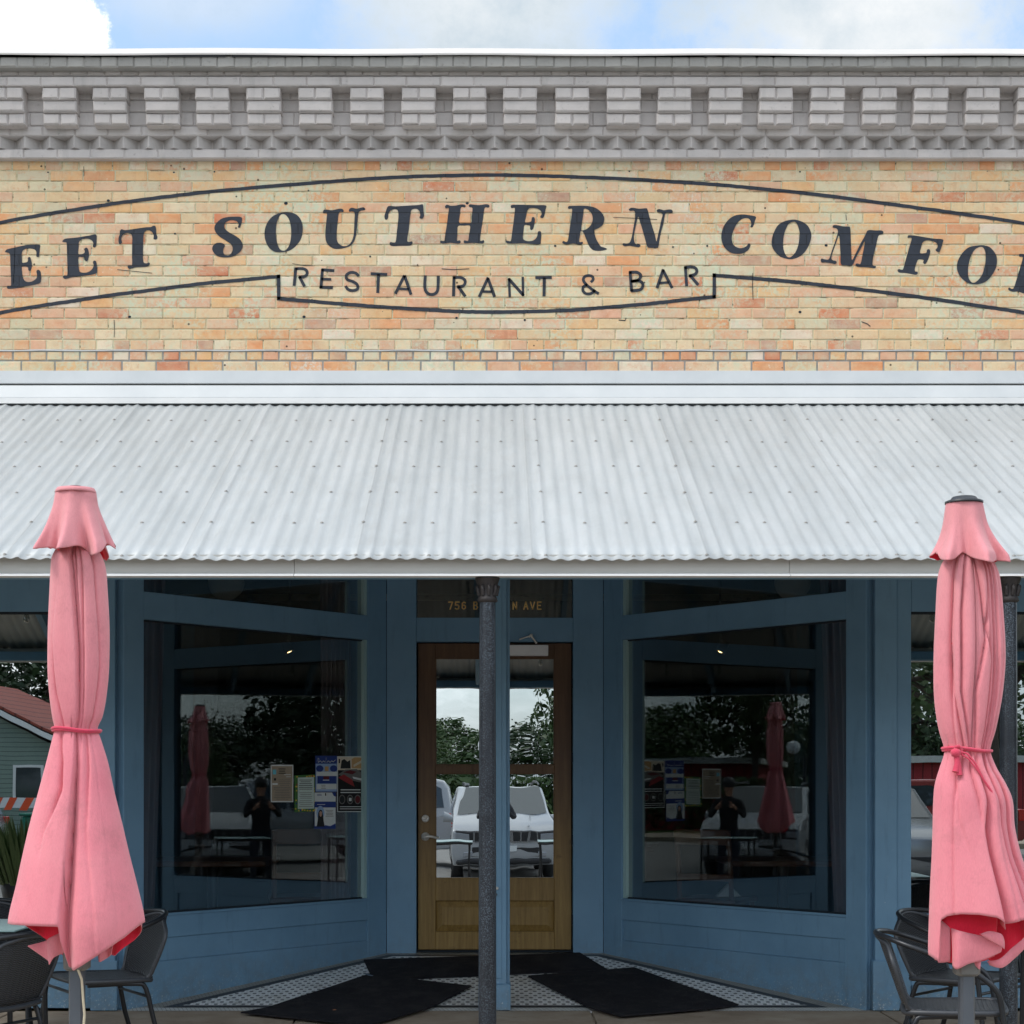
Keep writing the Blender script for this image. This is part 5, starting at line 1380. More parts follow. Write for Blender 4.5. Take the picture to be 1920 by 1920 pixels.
# ================================================================== FLYERS ON THE LEFT DISPLAY WINDOW
def flat(name, c, r=.8): return simple(name, c, r, 0, .05, 30, 0)
FC = dict(kraft=lin(160, 148, 130), white=lin(215, 222, 222), blue=lin(38, 62, 132), lblue=lin(150, 178, 214), dark=lin(30, 34, 38), black=lin(16, 18, 20), yellow=lin(224, 196, 70), green=lin(70, 120, 66), red=lin(150, 46, 50), cyan=lin(110, 190, 210), tan=lin(196, 160, 110), grey=lin(110, 110, 108), mint=lin(196, 214, 208), skin=lin(190, 150, 130), maroon=lin(96, 30, 38), cream=lin(214, 206, 186))
FM = {k: flat('print_' + k, v) for k, v in FC.items()}
o_, u_, n_ = aw(-1)
def win_pt(px, py, off):
    t = along(px, -1); p = o_ + u_ * t + n_ * off
    d = CD + p.y
    # keep the photo height at that depth
    return Vector((p.x, p.y, EYE + (CYP - py) * d / F))
class Fly:
    def __init__(s, name, label): s.name, s.label, s.b, s.mats, s.k = name, label, MB(), [], 0
    def mi(s, c):
        if c not in s.mats: s.mats.append(c)
        s.b.mi = s.mats.index(c)
    def quad(s, x0, y0, x1, y1, c, sk=0):
        s.k += 1; s.mi(c); off = -.0425 + s.k * .00025
        s.b.add([win_pt(x0, y1, off), win_pt(x1, y1 + sk, off), win_pt(x1, y0 + sk, off), win_pt(x0, y0, off)], [(0, 1, 2, 3)])
    def poly(s, pts, c):
        s.k += 1; s.mi(c); off = -.0425 + s.k * .00025
        s.b.poly(pts, [], lambda x, y: win_pt(x, y, off))
    def lines(s, x0, x1, y0, y1, n, c, h=1.0, jit=.3):
        for i in range(n):
            y = y0 + (y1 - y0) * i / max(1, n - 1); a = (x1 - x0) * rnd.uniform(0, jit) / 2
            s.quad(x0 + a, y, x1 - a, y + h, c)
    def done(s): tag(s.b.build(s.name, [FM[c] for c in s.mats]), s.label, 'flyer', 'paper flyers taped inside the left display window')
f = Fly('window_flyer', 'tan flyer with white edge, leftmost of the papers in the left window')
f.quad(515.5, 1434, 557.5, 1504, 'white'); f.quad(517, 1436.5, 556, 1502, 'kraft'); f.quad(519, 1443, 525.5, 1452, 'cyan'); f.lines(529, 544, 1441, 1449, 3, 'dark', 1.6); f.quad(540, 1452, 553, 1453, 'white'); f.quad(544, 1456, 553, 1457, 'white')
f.quad(521, 1459, 525, 1463.5, 'dark'); f.quad(518, 1468.5, 528, 1471.5, 'white'); f.lines(529, 552, 1462, 1472, 4, 'grey', .8); f.lines(520, 552, 1476, 1498, 8, 'grey', .8); f.done()
f = Fly('window_flyer', 'pale list of text on a floral yellow and green border in the left window')
f.quad(560, 1454, 598, 1523, 'green', -2); rn = random.Random(5)
for k in range(34):
    ex = rn.choice((0, 1, 2, 3)); X_ = rn.uniform(561, 597) if ex < 2 else (rn.uniform(561, 564) if ex == 2 else rn.uniform(595, 597)); Y_ = (rn.uniform(1454, 1457) if ex == 0 else rn.uniform(1517, 1520)) if ex < 2 else rn.uniform(1455, 1520)
    f.quad(X_ - 1.2, Y_ - 1.2, X_ + 1.2, Y_ + 1.2, rn.choice(('yellow', 'yellow', 'yellow', 'red', 'blue')))
f.quad(564.5, 1458, 595, 1517, 'mint', -1); f.lines(566, 592, 1462, 1479, 6, 'dark', 1.1, .3); f.lines(566, 592, 1486, 1496, 4, 'grey', .9, .2); f.lines(566, 592, 1501, 1512, 4, 'grey', .9, .2); f.done()
f = Fly('window_flyer', 'blue and white flyer with script heading, beside the car show poster in the window')
f.quad(599, 1417, 639.5, 1485, 'blue'); f.quad(599.5, 1432, 639, 1484, 'lblue')
import itertools
hw = [(602, 1428), (604, 1421), (606, 1423), (604, 1429), (608, 1426), (611, 1429), (614, 1426), (617, 1429), (619, 1420), (620, 1429), (623, 1426), (626, 1429), (629, 1426), (632, 1428), (636, 1424)]
for p, q_ in zip(hw, hw[1:]):
    f.poly([(p[0], p[1]), (q_[0], q_[1]), (q_[0], q_[1] + 1.1), (p[0], p[1] + 1.1)], 'white')
for cx_ in (606.5, 632.5):
    f.poly([(cx_ + 7 * cos(a), 1441 + 6.2 * sin(a)) for a in [2 * pi * i / 14 for i in range(14)]], 'blue')
f.quad(616, 1437, 623, 1446, 'tan'); f.quad(600, 1447, 639, 1455, 'white'); f.quad(602, 1455, 637, 1469, 'blue'); f.quad(613, 1455, 624, 1461, 'maroon'); f.quad(612, 1462, 624, 1463.5, 'white')
f.quad(600, 1470, 638, 1480, 'white'); f.lines(608, 618, 1472, 1478, 3, 'grey', .8); f.done()
f = Fly('window_flyer', 'blue leaflet with portrait of a dark haired woman, lowest paper in the left window')
f.quad(597, 1486, 637, 1504.5, 'white'); f.quad(597, 1503, 637, 1554, 'blue'); f.lines(601, 612, 1489, 1491, 2, 'blue', .8); f.quad(617, 1487, 619, 1492, 'dark'); f.poly([(630, 1486), (637, 1486), (637, 1494), (633, 1492)], 'blue')
f.quad(598, 1505, 637, 1512, 'blue'); f.quad(602, 1508, 617, 1509, 'white'); f.quad(597.5, 1514, 636.5, 1549, 'white')
f.poly([(608 + 7.5 * cos(a), 1524 + 13 * sin(a)) for a in [2 * pi * i / 16 for i in range(16)]], 'lblue')
f.poly([(601, 1550), (603, 1538), (604, 1524), (607, 1518), (611, 1519), (613, 1528), (614, 1538), (616, 1550)], 'dark'); f.poly([(606, 1523), (608.5, 1520.5), (611, 1523), (610.5, 1529), (608.5, 1532), (606.5, 1529)], 'skin')
f.lines(617, 633, 1519, 1530, 5, 'grey', .8); f.poly([(614, 1554), (616, 1547), (626, 1549), (636, 1544), (636, 1554)], 'blue'); f.done()
f = Fly('window_flyer', 'dark car show poster with white edge, rightmost in the left window')
f.quad(640, 1418, 688.5, 1522.5, 'white'); f.quad(641.3, 1419.5, 687.3, 1521, 'black')
f.quad(641.3, 1419.5, 687.3, 1444, 'cream'); f.poly([(646, 1441), (648, 1426), (653, 1423), (659, 1428), (664, 1425), (665, 1441)], 'dark'); f.poly([(667, 1440), (667, 1423), (673, 1420), (687, 1421), (687, 1441)], 'tan'); f.poly([(670, 1434), (686, 1425), (686, 1430), (671, 1438)], 'cream'); f.quad(642.5, 1423, 645, 1431, 'dark')
f.poly([(641.5, 1452), (655, 1443), (676, 1442), (687, 1450), (687, 1468), (662, 1462)], 'grey'); f.poly([(641.5, 1458), (652, 1452), (668, 1462), (672, 1475), (655, 1466)], 'red'); f.poly([(650, 1448), (664, 1444), (676, 1447), (668, 1452)], 'maroon'); f.poly([(668, 1456), (687, 1460), (686, 1464), (670, 1460)], 'white')
f.lines(645, 684, 1480, 1485, 2, 'white', 1.8, .1)
for cx_ in (648.5, 663.5, 677.5):
    f.poly([(cx_ + 6 * cos(a), 1499 + 9 * sin(a)) for a in [2 * pi * i / 16 for i in range(16)]], 'grey'); f.poly([(cx_ + 4.6 * cos(a), 1499 + 7 * sin(a)) for a in [2 * pi * i / 16 for i in range(16)]], 'dark' if cx_ < 670 else 'maroon')
f.quad(661, 1496, 666, 1502, 'white'); f.lines(643, 686, 1512, 1516, 2, 'white', 1.2, .1); f.done()

# ================================================================== INSIDE THE DINING ROOM
def curtain(t0, t1, s, z0, z1, label, off=-.20, pull=0):
    o, u, nn = aw(s); b = MB(); b.smooth = True; g = []
    n = 90
    for i in range(9):
        v = i / 8; row = []
        for j in range(n + 1):
            a = j / n; t = t0 + (t1 - t0) * a * (1 - pull * v)
            p = o + u * t + nn * (off + .022 * sin(a * 2 * pi * 7 + .6 * sin(v * 3)))
            row.append((p.x, p.y, z1 + (z0 - z1) * v))
        g.append(row)
    b.grid(g); tag(b.build('curtain', M['curtain']), label, 'curtain', 'dark curtains inside the display windows')
curtain(.10, .48, -1, .25, 2.9, 'dark brown curtain inside the left display window by the umbrella', pull=.3)
curtain(LEN - .42, LEN - .12, -1, .25, 2.9, 'dark curtain behind the flyers in the left display window', -.26)
curtain(.10, .52, 1, .25, 2.9, 'dark curtain at the outer side of the right display window', pull=.35)
def wood_chair(x, y, rz, label):
    t = thing('dining_chair', label, 'chair', (x, y, .1), rz, 'wooden dining chairs inside')
    for a in (-.2, .2):
        b = MB(); b.tube(smooth_loop([(-.2, a, 0), (-.2, a, .45), (-.23, a, .75), (-.27, a, .98)], 2, False), .02, 8); b.build('rear_leg', M['wood_in'], t)
        b = MB(); b.tube([(.2, a, 0), (.2, a, .45)], .018, 8); b.build('leg', M['wood_in'], t)
    b = MB(); b.box(-.23, .23, -.23, .23, .45, .49); b.build('seat', M['wood_in'], t, bevel=.01)
    b = MB(); b.box(-.28, -.25, -.2, .2, .88, .99); b.box(-.25, -.22, -.2, .2, .62, .67); b.build('backrest', M['wood_in'], t, bevel=.005)
    return t
w0 = wood_chair(-1.45, 1.95, radians(100), 'dark wooden chair seen through the left display window below the flyers')
dup(w0, (1.62, 1.75, .1), radians(60), 'dark wooden chair post seen through the right display window')
def wood_table(x, y, label):
    t = thing('dining_table', label, 'table', (x, y, .1), 0, 'wooden dining tables inside')
    b = MB(); b.box(-.45, .45, -.4, .4, .72, .76); b.build('tabletop', M['wood_in'], t, bevel=.008)
    b = MB(); b.tube([(0, 0, 0), (0, 0, .72)], .04, 12); b.build('pedestal', M['tubeblk'], t)
    return t
wood_table(-2.1, 1.95, 'dark dining table inside the left display window'); wood_table(2.15, 2.0, 'dark dining table inside the right display window')
b = MB(); b.prism([(-.09, 0), (.09, 0), (.0, .09)], -.05, .05); o = b.build('folded_card', FM['white'], loc=(1.72, 1.85, .59)); tag(o, 'small white folded card inside the lower right display window', 'card')
def spot(px, py, d, label, A=28):
    c = P(px, py, d); t = thing('ceiling_spotlight', label, 'lamp', c, 0, 'small warm ceiling spotlights inside')
    b = MB(); b.lathe([(0.0001, .10), (.035, .09), (.04, 0), (.034, 0), (.03, .05)], n=16, mat=Matrix.Rotation(radians(A), 4, 'Y')); b.build('lamp_can', M['trim'], t)
    b = MB(); b.lathe([(0.0001, .012), (.028, .012)], n=16, mat=Matrix.Rotation(radians(A), 4, 'Y') @ Matrix.Translation((0, 0, -.006))); b.lathe([(0.0001, .0), (.02, .004), (.022, .014)], n=12, mat=Matrix.Rotation(radians(A), 4, 'Y')); b.build('lit_bulb', M['lamp'], t)
    b = MB(); b.tube([(0, 0, .09), (0, 0, 3.36 - c.z)], .008, 8); b.build('stem', M['trim'], t)
spot(543, 1223, 11.0 * K, 'small lit warm spotlight seen through the left display window', -28); spot(1350, 1223, 11.0 * K, 'small lit warm spotlight seen through the right display window')
def lantern(px, py, d, label):
    c = P(px, py, d); t = thing('pendant_lantern', label, 'lamp', c, 0, 'round pale pendants behind the transoms')
    r = .135
    b = MB(); b.smooth = True; n = 40
    b.lathe([(max(.0001, r * sin(pi * i / n) * (1 + .018 * (i % 2))), r * cos(pi * i / n)) for i in range(n + 1)], n=28); b.build('lamp_shade', M['paper'], t)
    b = MB(); b.tube([(0, 0, r), (0, 0, 3.36 - c.z)], .004, 6); b.build('cable', M['trim'], t)
lantern(424, 1092, 10.9 * K, 'round pale pendant behind the left transom'); lantern(1486, 1092, 10.9 * K, 'round pale pendant behind the right transom')
# string of bulbs under the awning
t = thing('string_lights', 'string of clear bulbs hung on a black cable under the awning', 'lights', (0, -1.25 * K, 0))
b = MB(); xs = [XL + .2 + i * .06 for i in range(int((XR - XL - .4) / .06))]
zc_ = lambda x: 2.665 + .03 * cos(2 * pi * (x + 1.73) / 1.62)
b.tube([(x, 0, zc_(x)) for x in xs], .004, 6); b.build('cable', M['trim'], t)
x = -1.73 - .54 * 6
while x < XR - .3:
    if x > XL + .2:
        b = MB(); z = zc_(x) - .0
        b.lathe([(.012, 0), (.012, -.045), (.009, -.05)], (x, 0, z), 12)
        so_ = b.build('socket', M['trim'], t)
        b = MB(); b.smooth = True; b.lathe([(.010, -.048), (.013, -.06), (.022, -.085), (.024, -.10), (.018, -.118), (.0001, -.126)], (x, 0, z), 14); b.build('bulb', M['bulb'], so_)
    x += .54
# ================================================================== ACROSS THE STREET (seen mirrored in the glass)
GZ = -.30
def car(label, cat, loc, rz, paint, prof, W, wins, wshield, rearw, wheels, front_x, grille=True, wr=.36, group=None, bed=None):
    t = thing('parked_' + cat.replace(' ', '_'), label, cat, loc, rz, group)
    tp = lambda z: 1 - .22 * max(0, (z - 1.02) / .75)
    b = MB(); n = len(prof)
    lay = [(-W / 2, .0), (-W / 2 + .07, .03), (0, .045), (W / 2 - .07, .03), (W / 2, .0)]
    b.smooth = True
    g = []
    for yy_, o_ in lay:
        cx_ = sum(p[0] for p in prof) / n
        g.append([((x + math.copysign(o_, x - cx_)), yy_ * tp(z), z + (o_ * .6 if z > .9 else 0)) for x, z in prof] )
    for r in g: r.append(r[0])
    b.grid(g)
    b.smooth = False
    b.add([v for v in g[0][:-1]], [tuple(range(n))]); b.add([v for v in g[-1][:-1]], [tuple(range(n - 1, -1, -1))])
    b.build('body', paint, t, bevel=.035, fix=True, seg=3)
    for s in (-1, 1):
        for wpoly in wins:
            b = MB(); b.add([(x, s * (W / 2 * tp(z) + .006), z) for x, z in wpoly], [tuple(range(len(wpoly)))]); b.build('side_window', M['car_glass'], t)
        b = MB(); b.tube([(front_x - 1.55, s * (W / 2 - .02), 1.08), (front_x - 1.55, s * (W / 2 + .16), 1.10)], [.07, .10], 10); b.build('wing_mirror', paint, t)
        b = MB(); b.box(front_x - 2.3, front_x - 2.1, s * (W / 2 + .01) - .015, s * (W / 2 + .01) + .015, .93, .96); b.build('door_handle', paint, t)
    for (x0, z0), (x1, z1) in (wshield, rearw):
        nx_, nz_ = -(z1 - z0), (x1 - x0); L_ = sqrt(nx_ ** 2 + nz_ ** 2); k = .055 if nx_ * (x0) >= 0 else -.055
        nx_, nz_ = nx_ / L_ * k, nz_ / L_ * k
        if nz_ < 0: nx_, nz_ = -nx_, -nz_
        b = MB(); w0, w1 = W / 2 * tp(z0) - .1, W / 2 * tp(z1) - .09
        b.add([(x0 + nx_, -w0, z0 + nz_), (x0 + nx_, w0, z0 + nz_), (x1 + nx_, w1, z1 + nz_), (x1 + nx_, -w1, z1 + nz_)], [(0, 1, 2, 3)]); b.build('windscreen', M['car_glass'], t)
    for x in wheels:
        for s in (-1, 1):
            b = MB(); rot = Matrix.Translation((x, s * (W / 2 - .12), wr)) @ Matrix.Rotation(radians(90) * -s, 4, 'X')
            b.lathe([(.20, -.1), (wr - .03, -.11), (wr, -.07), (wr, .07), (wr - .03, .125), (.22, .125)], n=28, mat=rot)
            w = b.build('tyre', M['tyre'], t)
            b = MB(); b.lathe([(.0001, .09), (.05, .10), (.06, .08), (.20, .10), (.225, .12)], n=20, mat=rot); b.build('rim', M['silver_car'], w)
    fx_ = front_x + .05
    if grille:
        b = MB(); b.box(fx_ - .10, fx_ + .008, -.88, .88, .70, .89); gr_ = b.build('grille', M['trim'], t, bevel=.02)
        b = MB()
        for k in range(8): 
            y = -.56 + .16 * k; b.box(fx_ + .004, fx_ + .022, y - .018, y + .018, .715, .875)
        b.box(fx_ + .004, fx_ + .022, -.56, .56, .868, .885); b.box(fx_ + .004, fx_ + .022, -.56, .56, .70, .716)
        b.build('grille_surround', M['silver_car'], gr_)
        b = MB(); b.box(fx_ - .2, fx_ + .03, -.86, .86, .30, .40); b.build('lower_bumper', M['trim'], t, bevel=.03)
        b = MB(); b.box(fx_ + .0, fx_ + .035, -.16, .16, .52, .63); b.build('number_plate', M['white_trim'], t)
        for s in (-1, 1):
            b = MB(); b.tube([(-1.75, s * .68, 1.70), (-1.6, s * .68, 1.74), (-.1, s * .68, 1.73), (.05, s * .68, 1.68)], .022, 8); b.build('roof_rail', M['trim'], t)
            b = MB(); b.box(fx_ - .02, fx_ + .02, s * .66 - .1, s * .66 + .1, .44, .52); b.build('fog_lamp', M['lens'], t, bevel=.01)
        b = MB()
        for y in (-.5, .5): b.tube([(.98, y, 1.16), (1.6, y * .9, 1.11), (2.25, y * .75, .97)], .012, 6)
        b.build('bonnet_crease', paint, t)
    b = MB(); b.box(fx_ - .03, fx_ + .012, -.60, .60, .42, .60); b.build('bumper_opening', M['trim'], t, bevel=.02)
    for s in (-1, 1):
        b = MB(); b.box(fx_ - .12, fx_ + .012, s * .76 - .13, s * .76 + .13, .72, .86); b.build('headlight', M['lens'], t, bevel=.02)
        rx = prof[0][0] - .04
        b = MB(); b.box(rx, rx + .2, s * (W / 2 - .08) - .085, s * (W / 2 - .08) + .085, .85, 1.12); b.build('tail_light', M['tail'], t, bevel=.01)
    return t
suv = [(-2.28, .40), (-2.30, .95), (-2.22, 1.12), (-2.02, 1.56), (-1.6, 1.65), (.05, 1.63), (.95, 1.13), (2.0, 1.02), (2.26, .88), (2.30, .45), (2.2, .28), (-2.2, .28)]
sw = [[(-1.95, 1.18), (-1.85, 1.50), (-1.25, 1.55), (-1.25, 1.16)], [(-1.15, 1.16), (-1.15, 1.55), (-.45, 1.56), (-.45, 1.14)], [(-.37, 1.14), (-.37, 1.56), (.02, 1.54), (.72, 1.14)]]
car('white sport utility vehicle with slotted grille facing the restaurant, mirrored in the door glass', 'suv', (.10, -16.3 - 2.35, GZ), radians(88), M['white_car'], suv, 1.88, sw, ((.93, 1.13), (.08, 1.61)), ((-2.2, 1.14), (-2.03, 1.53)), (-1.45, 1.42), 2.27)
pk = [(-2.8, .45), (-2.82, 1.10), (-.95, 1.12), (-.85, 1.62), (-.7, 1.80), (.6, 1.80), (1.35, 1.22), (2.6, 1.12), (2.80, .95), (2.84, .5), (2.7, .38), (-2.7, .38)]
pw = [[(-.72, 1.22), (-.66, 1.62), (-.55, 1.68), (.0, 1.68), (.0, 1.2)], [(.08, 1.2), (.08, 1.68), (.5, 1.67), (1.08, 1.2)]]
car('white pickup truck standing side-on behind the white sport utility vehicle', 'pickup truck', (-1.8, -22.6, GZ), radians(180), M['white_car'], pk, 1.95, pw, ((1.33, 1.22), (.62, 1.77)), ((-.93, 1.2), (-.82, 1.6)), (-1.85, 1.75), 2.78, False, .39)
car('silver estate car with red tail lamp, mirrored at the left edge window', 'suv', (-11.2, -20.2, GZ), radians(184), M['silver_car'], suv, 1.85, sw, ((.93, 1.13), (.08, 1.61)), ((-2.2, 1.14), (-2.03, 1.53)), (-1.45, 1.42), 2.27, False)
car('dull red pickup truck in front of the red shed', 'pickup truck', (9.6, -31, GZ), radians(176), M['red_car'], pk, 1.9, pw, ((1.33, 1.22), (.62, 1.77)), ((-.93, 1.2), (-.82, 1.6)), (-1.85, 1.75), 2.78, False, .39)
car('silver car parked by the far pavement to the right', 'suv', (6.3, -18.6, GZ), radians(92), M['silver_car'], suv, 1.85, sw, ((.93, 1.13), (.08, 1.61)), ((-2.2, 1.14), (-2.03, 1.53)), (-1.45, 1.42), 2.27, False)

# trees
def leafmesh(name, crowns, n, size, mat, seed, parent):
    rr = random.Random(seed); b = MB(); tot = sum(c[3] * c[4] * c[5] for c in crowns)
    for (cx_, cy_, cz_, rx, ry, rz_) in crowns:
        m_ = int(n * rx * ry * rz_ / tot)
        cl = [Vector((rr.gauss(0, 1), rr.gauss(0, 1), rr.gauss(0, 1))).normalized() * rr.uniform(.45, 1) for _ in range(max(8, m_ // 60))]
        for i in range(m_):
            q = rr.choice(cl) + Vector((rr.gauss(0, .17), rr.gauss(0, .17), rr.gauss(0, .14)))
            if q.length > 1.15: continue
            p = Vector((cx_ + q.x * rx, cy_ + q.y * ry, cz_ + q.z * rz_))
            a = Vector((rr.gauss(0, 1), rr.gauss(0, 1), rr.gauss(0, .6))).normalized(); c = a.cross(Vector((rr.gauss(0, 1), rr.gauss(0, 1), rr.gauss(0, 1)))).normalized()
            s = size * rr.uniform(.6, 1.3)
            b.add([p - a * s, p + c * s * .55, p + a * s, p - c * s * .55], [(0, 1, 2, 3)])
    return b.build(name, mat, parent)
def tree(label, loc, h, crowns, mat, n, size, seed, group='trees across the street'):
    t = thing('leafy_tree', label, 'tree', loc, 0, group); rr = random.Random(seed)
    b = MB(); th = crowns[0][2]
    b.tube(smooth_loop([(0, 0, -.2), (.05, .02, th * .3), (-.06, .04, th * .6), (.02, 0, th)], 3, False), [h * .03 * (1 - .06 * i) for i in range(10)], 10)
    for (cx_, cy_, cz_, rx, ry, rz_) in crowns:
        for k in range(4):
            e = Vector((cx_ + rr.uniform(-.6, .6) * rx, cy_ + rr.uniform(-.6, .6) * ry, cz_ + rr.uniform(-.3, .5) * rz_))
            s0 = Vector((0, 0, th * rr.uniform(.45, .85))); b.tube([s0, (s0 + e) / 2 + Vector((0, 0, .2)), e], [h * .012, h * .008, h * .003], 6)
    b.build('trunk', M['bark'], t)
    leafmesh('crown', crowns, n, size, mat, seed, t)
    return t
tA = tree('broad green tree across the street, mirrored at the right of the door glass', (3.4, -46, GZ), 9, [(0, 0, 5.6, 3.6, 3.4, 2.2), (1.8, .3, 4.0, 2.4, 2.2, 1.3), (-1.6, 0, 3.6, 2.2, 2.0, 1.2), (.4, -.3, 7.6, 2.2, 2, 1.3)], M['leaf'], 7000, .16, 4)
tB = tree('dark dense tree to the left beyond the parked vehicles', (-7.8, -46, GZ), 10, [(0, 0, 5.2, 3.8, 3.5, 3.4), (2.4, 0, 3.4, 2.2, 2, 1.6), (-2.3, .5, 3.8, 2.4, 2, 1.8)], M['leaf2'], 6500, .17, 9)
tC = tree('tree with low leafy branches near the right of the street', (10.2, -25, GZ), 7.5, [(0, 0, 5.0, 2.8, 2.6, 1.7), (-2.0, .5, 3.9, 1.9, 1.6, .9), (1.6, 0, 4.4, 1.8, 1.6, 1.2)], M['leaf'], 6500, .11, 12)
g = 'trees across the street'
dup(tC, (-14.5, -29.3, GZ), 1.2, 'tree with low branches beside the silver estate car', g)
dup(tA, (-3.2, -63, GZ), 2.2, 'small tree far off, mirrored at the left of the door glass', g, (.55, .55, .5))
dup(tB, (17, -60, GZ), .8, 'dark dense tree behind the red shed', g)
dup(tB, (-20, -62, GZ), 2.8, 'dark dense tree behind the house with the rusty roof', g, (1.2, 1.2, 1.15))
dup(tB, (-14, -64, GZ), 1.9, 'second dark tree behind the house with the rusty roof', g, (1.3, 1.3, 1.0))
tA.scale = (.55, .7, 1.0)
dup(tB, (5.6, -70, GZ), 1.0, 'small tree above the left end of the red shed roof', g, (.5, .5, .42))
rr = random.Random(2)
for k in range(26):
    x = -95 + k * 7.6 + rr.uniform(-2, 2); s = rr.uniform(.62, .95)
    dup(rr.choice((tA, tB)), (x, -130 + rr.uniform(-8, 8), GZ), rr.uniform(0, 6), 'one tree in the far row of green trees at the end of the lots', 'far tree row', (s * 1.35, s * 1.35, s))
b = MB(); rr = random.Random(5)
for i in range(9000):
    p = Vector((rr.uniform(-9, 8), -41 + rr.gauss(0, .3), GZ + 1.9 * rr.random() ** .6))
    a = Vector((rr.gauss(0, 1), rr.gauss(0, 1), rr.gauss(0, 1))).normalized(); c = a.cross(Vector((1, .3, .2))).normalized(); s = .10
    b.add([p - a * s, p + c * s, p + a * s, p - c * s], [(0, 1, 2, 3)])
tag(b.build('hedge', M['leaf']), 'long clipped green hedge along the far side of the street', 'hedge')
# plants by the kerb at left
b = MB(); rr = random.Random(6)
for i in range(380):
    a = rr.uniform(0, 6.28); r = rr.uniform(.0, .28); l = rr.uniform(.35, .75); c = Vector((r * cos(a), r * sin(a), .35)); e = Vector((cos(a) * l * .45, sin(a) * l * .45, l)); w = Vector((-sin(a), cos(a), 0)) * .022
    b.add([c - w, c + w, c + e * .6 + w, c + e, c + e * .6 - w], [(0, 1, 2, 3, 4)])
t = thing('potted_plant', 'spiky green plant in a dark pot near the kerb, mirrored at the left edge', 'plant', (-5.0, -7.2, 0)); b.build('leaves', M['leaf'], t)
b = MB(); b.lathe([(.0001, .0), (.2, .0), (.27, .36), (.25, .38), (.22, .34), (.0001, .33)], n=24); b.build('pot', M['trim'], t)
# buildings
t = thing('red_shed', 'long low red shed with a pale roof edge across the street', 'building', (12.2, -58, GZ))
b = MB(); b.box(-8.5, 10, 0, 9, 0, 2.45); b.build('wall', M['red_wall'], t)
b = MB(); b.box(-8.8, 10.3, -.4, 9.3, 2.45, 2.68); b.build('roof', M['flat_roof'], t)
for x in (-5, 1): 
    b = MB(); b.box(x, x + 2.4, -.03, .02, .0, 2.1); b.build('shutter_door', M['white_trim'], t)
t = thing('clapboard_house', 'grey green house with rusty red metal roof and white trim across the street', 'house', (-17, -37, GZ))
b = MB(); b.box(-8, 5.6, 0, 8, 0, 3.0); b.prism([(-3.6, 3.0), (3.2, 3.0), (-.2, 4.75)], .1, 8, ); b.build('wall', M['green_wall'], t)
b = MB()
b.prism([(-8.4, 2.85), (6.4, 2.85), (6.4, 2.92), (-8.4, 2.92)], 2.2, 3.0)
b.add([(-8.4, 2.4, 2.80), (6.4, 2.4, 2.80), (5.4, .2, 3.9), (-7.6, .2, 3.9)], [(0, 1, 2, 3)])
b.prism([(-.2, 5.15), (3.9, 3.10), (3.9, 3.02), (-.2, 5.05)], -.5, 8.4); b.prism([(-.2, 5.15), (-4.3, 3.10), (-4.3, 3.02), (-.2, 5.05)], -.5, 8.4)
t_ = b.build('roof', M['rust_roof'], t)
b = MB(); b.box(-8.4, 6.4, 2.38, 2.5, 2.66, 2.82); b.prism([(-.2, 5.02), (3.8, 3.02), (3.8, 2.85), (-.2, 4.82)], 8.3, 8.42); b.build('eave_trim', M['white_trim'], t)
t.rotation_euler = (0, 0, 0)
for x in (-6, -2.4, 1.2, 4.6):
    b = MB(); b.box(x - .08, x + .08, 2.2, 2.36, 0, 2.8); b.build('porch_post', M['white_trim'], t)
# turn the house so that its porch faces the street
for c in t.children: pass
t.location = (-17, -52, GZ); t.scale = (1, 1, 1)
for x in (-4.6, 2.6):
    b = MB(); b.box(x - .45, x + .45, 7.99, 8.04, 1.0, 2.3); w = b.build('window', M['white_trim'], t); b = MB(); b.box(x - .36, x + .36, 8.04, 8.05, 1.08, 2.22); b.build('pane', M['car_glass'], w)
for c in list(t.children):      # mirror front to back: the porch was drawn at +y already
    pass
t = thing('road_barricade', 'orange and white striped barricade by the far kerb', 'barricade', (-10.2, -26.6, GZ), .1)
b = MB(); b.box(-.6, .6, -.02, .02, 1.2, 1.42); b.build('board', M['white_trim'], t)
b = MB()
for k in range(4): x = -.6 + k * .32; b.add([(x, .023, 1.15), (x + .16, .023, 1.15), (x + .30, .023, 1.42), (x + .14, .023, 1.42)], [(0, 1, 2, 3)])
b.build('stripes', M['orange'], t)
b = MB(); b.tube([(-.55, -.2, 0), (-.55, 0, 1.5)], .02, 6); b.tube([(.55, -.2, 0), (.55, 0, 1.5)], .02, 6); b.tube([(.55, .2, 0), (.55, 0, 1.5)], .02, 6); b.tube([(-.55, .2, 0), (-.55, 0, 1.5)], .02, 6); b.build('legs', M['white_trim'], t)
t = thing('wheeled_bin', 'green wheeled bin beside the striped barricade', 'bin', (-10.1, -28, GZ))
b = MB(); b.box(-.32, .32, -.35, .35, .1, 1.0); b.build('body', M['green_bin'], t, bevel=.04); b = MB(); b.box(-.35, .35, -.38, .38, 1.01, 1.07); b.build('lid', M['green_bin'], t, bevel=.02)
t = thing('street_lamp', 'street lamp with two white globes across the street', 'street lamp', (-.02, -26, GZ))
b = MB(); b.tube([(0, 0, 0), (0, 0, 2.4)], [.07, .04], 12); b.tube([(-.28, 0, 2.45), (0, 0, 2.3), (.28, 0, 2.45)], .025, 8); b.build('post', M['trim'], t)
for s in (-1, 1):
    b = MB(); b.lathe([(.0001, -.16)] + [(.16 * sin(pi * k / 12), -.16 * cos(pi * k / 12)) for k in range(1, 12)] + [(.0001, .16)], (s * .28, 0, 2.6), 20); b.build('globe', M['white_trim'], t)

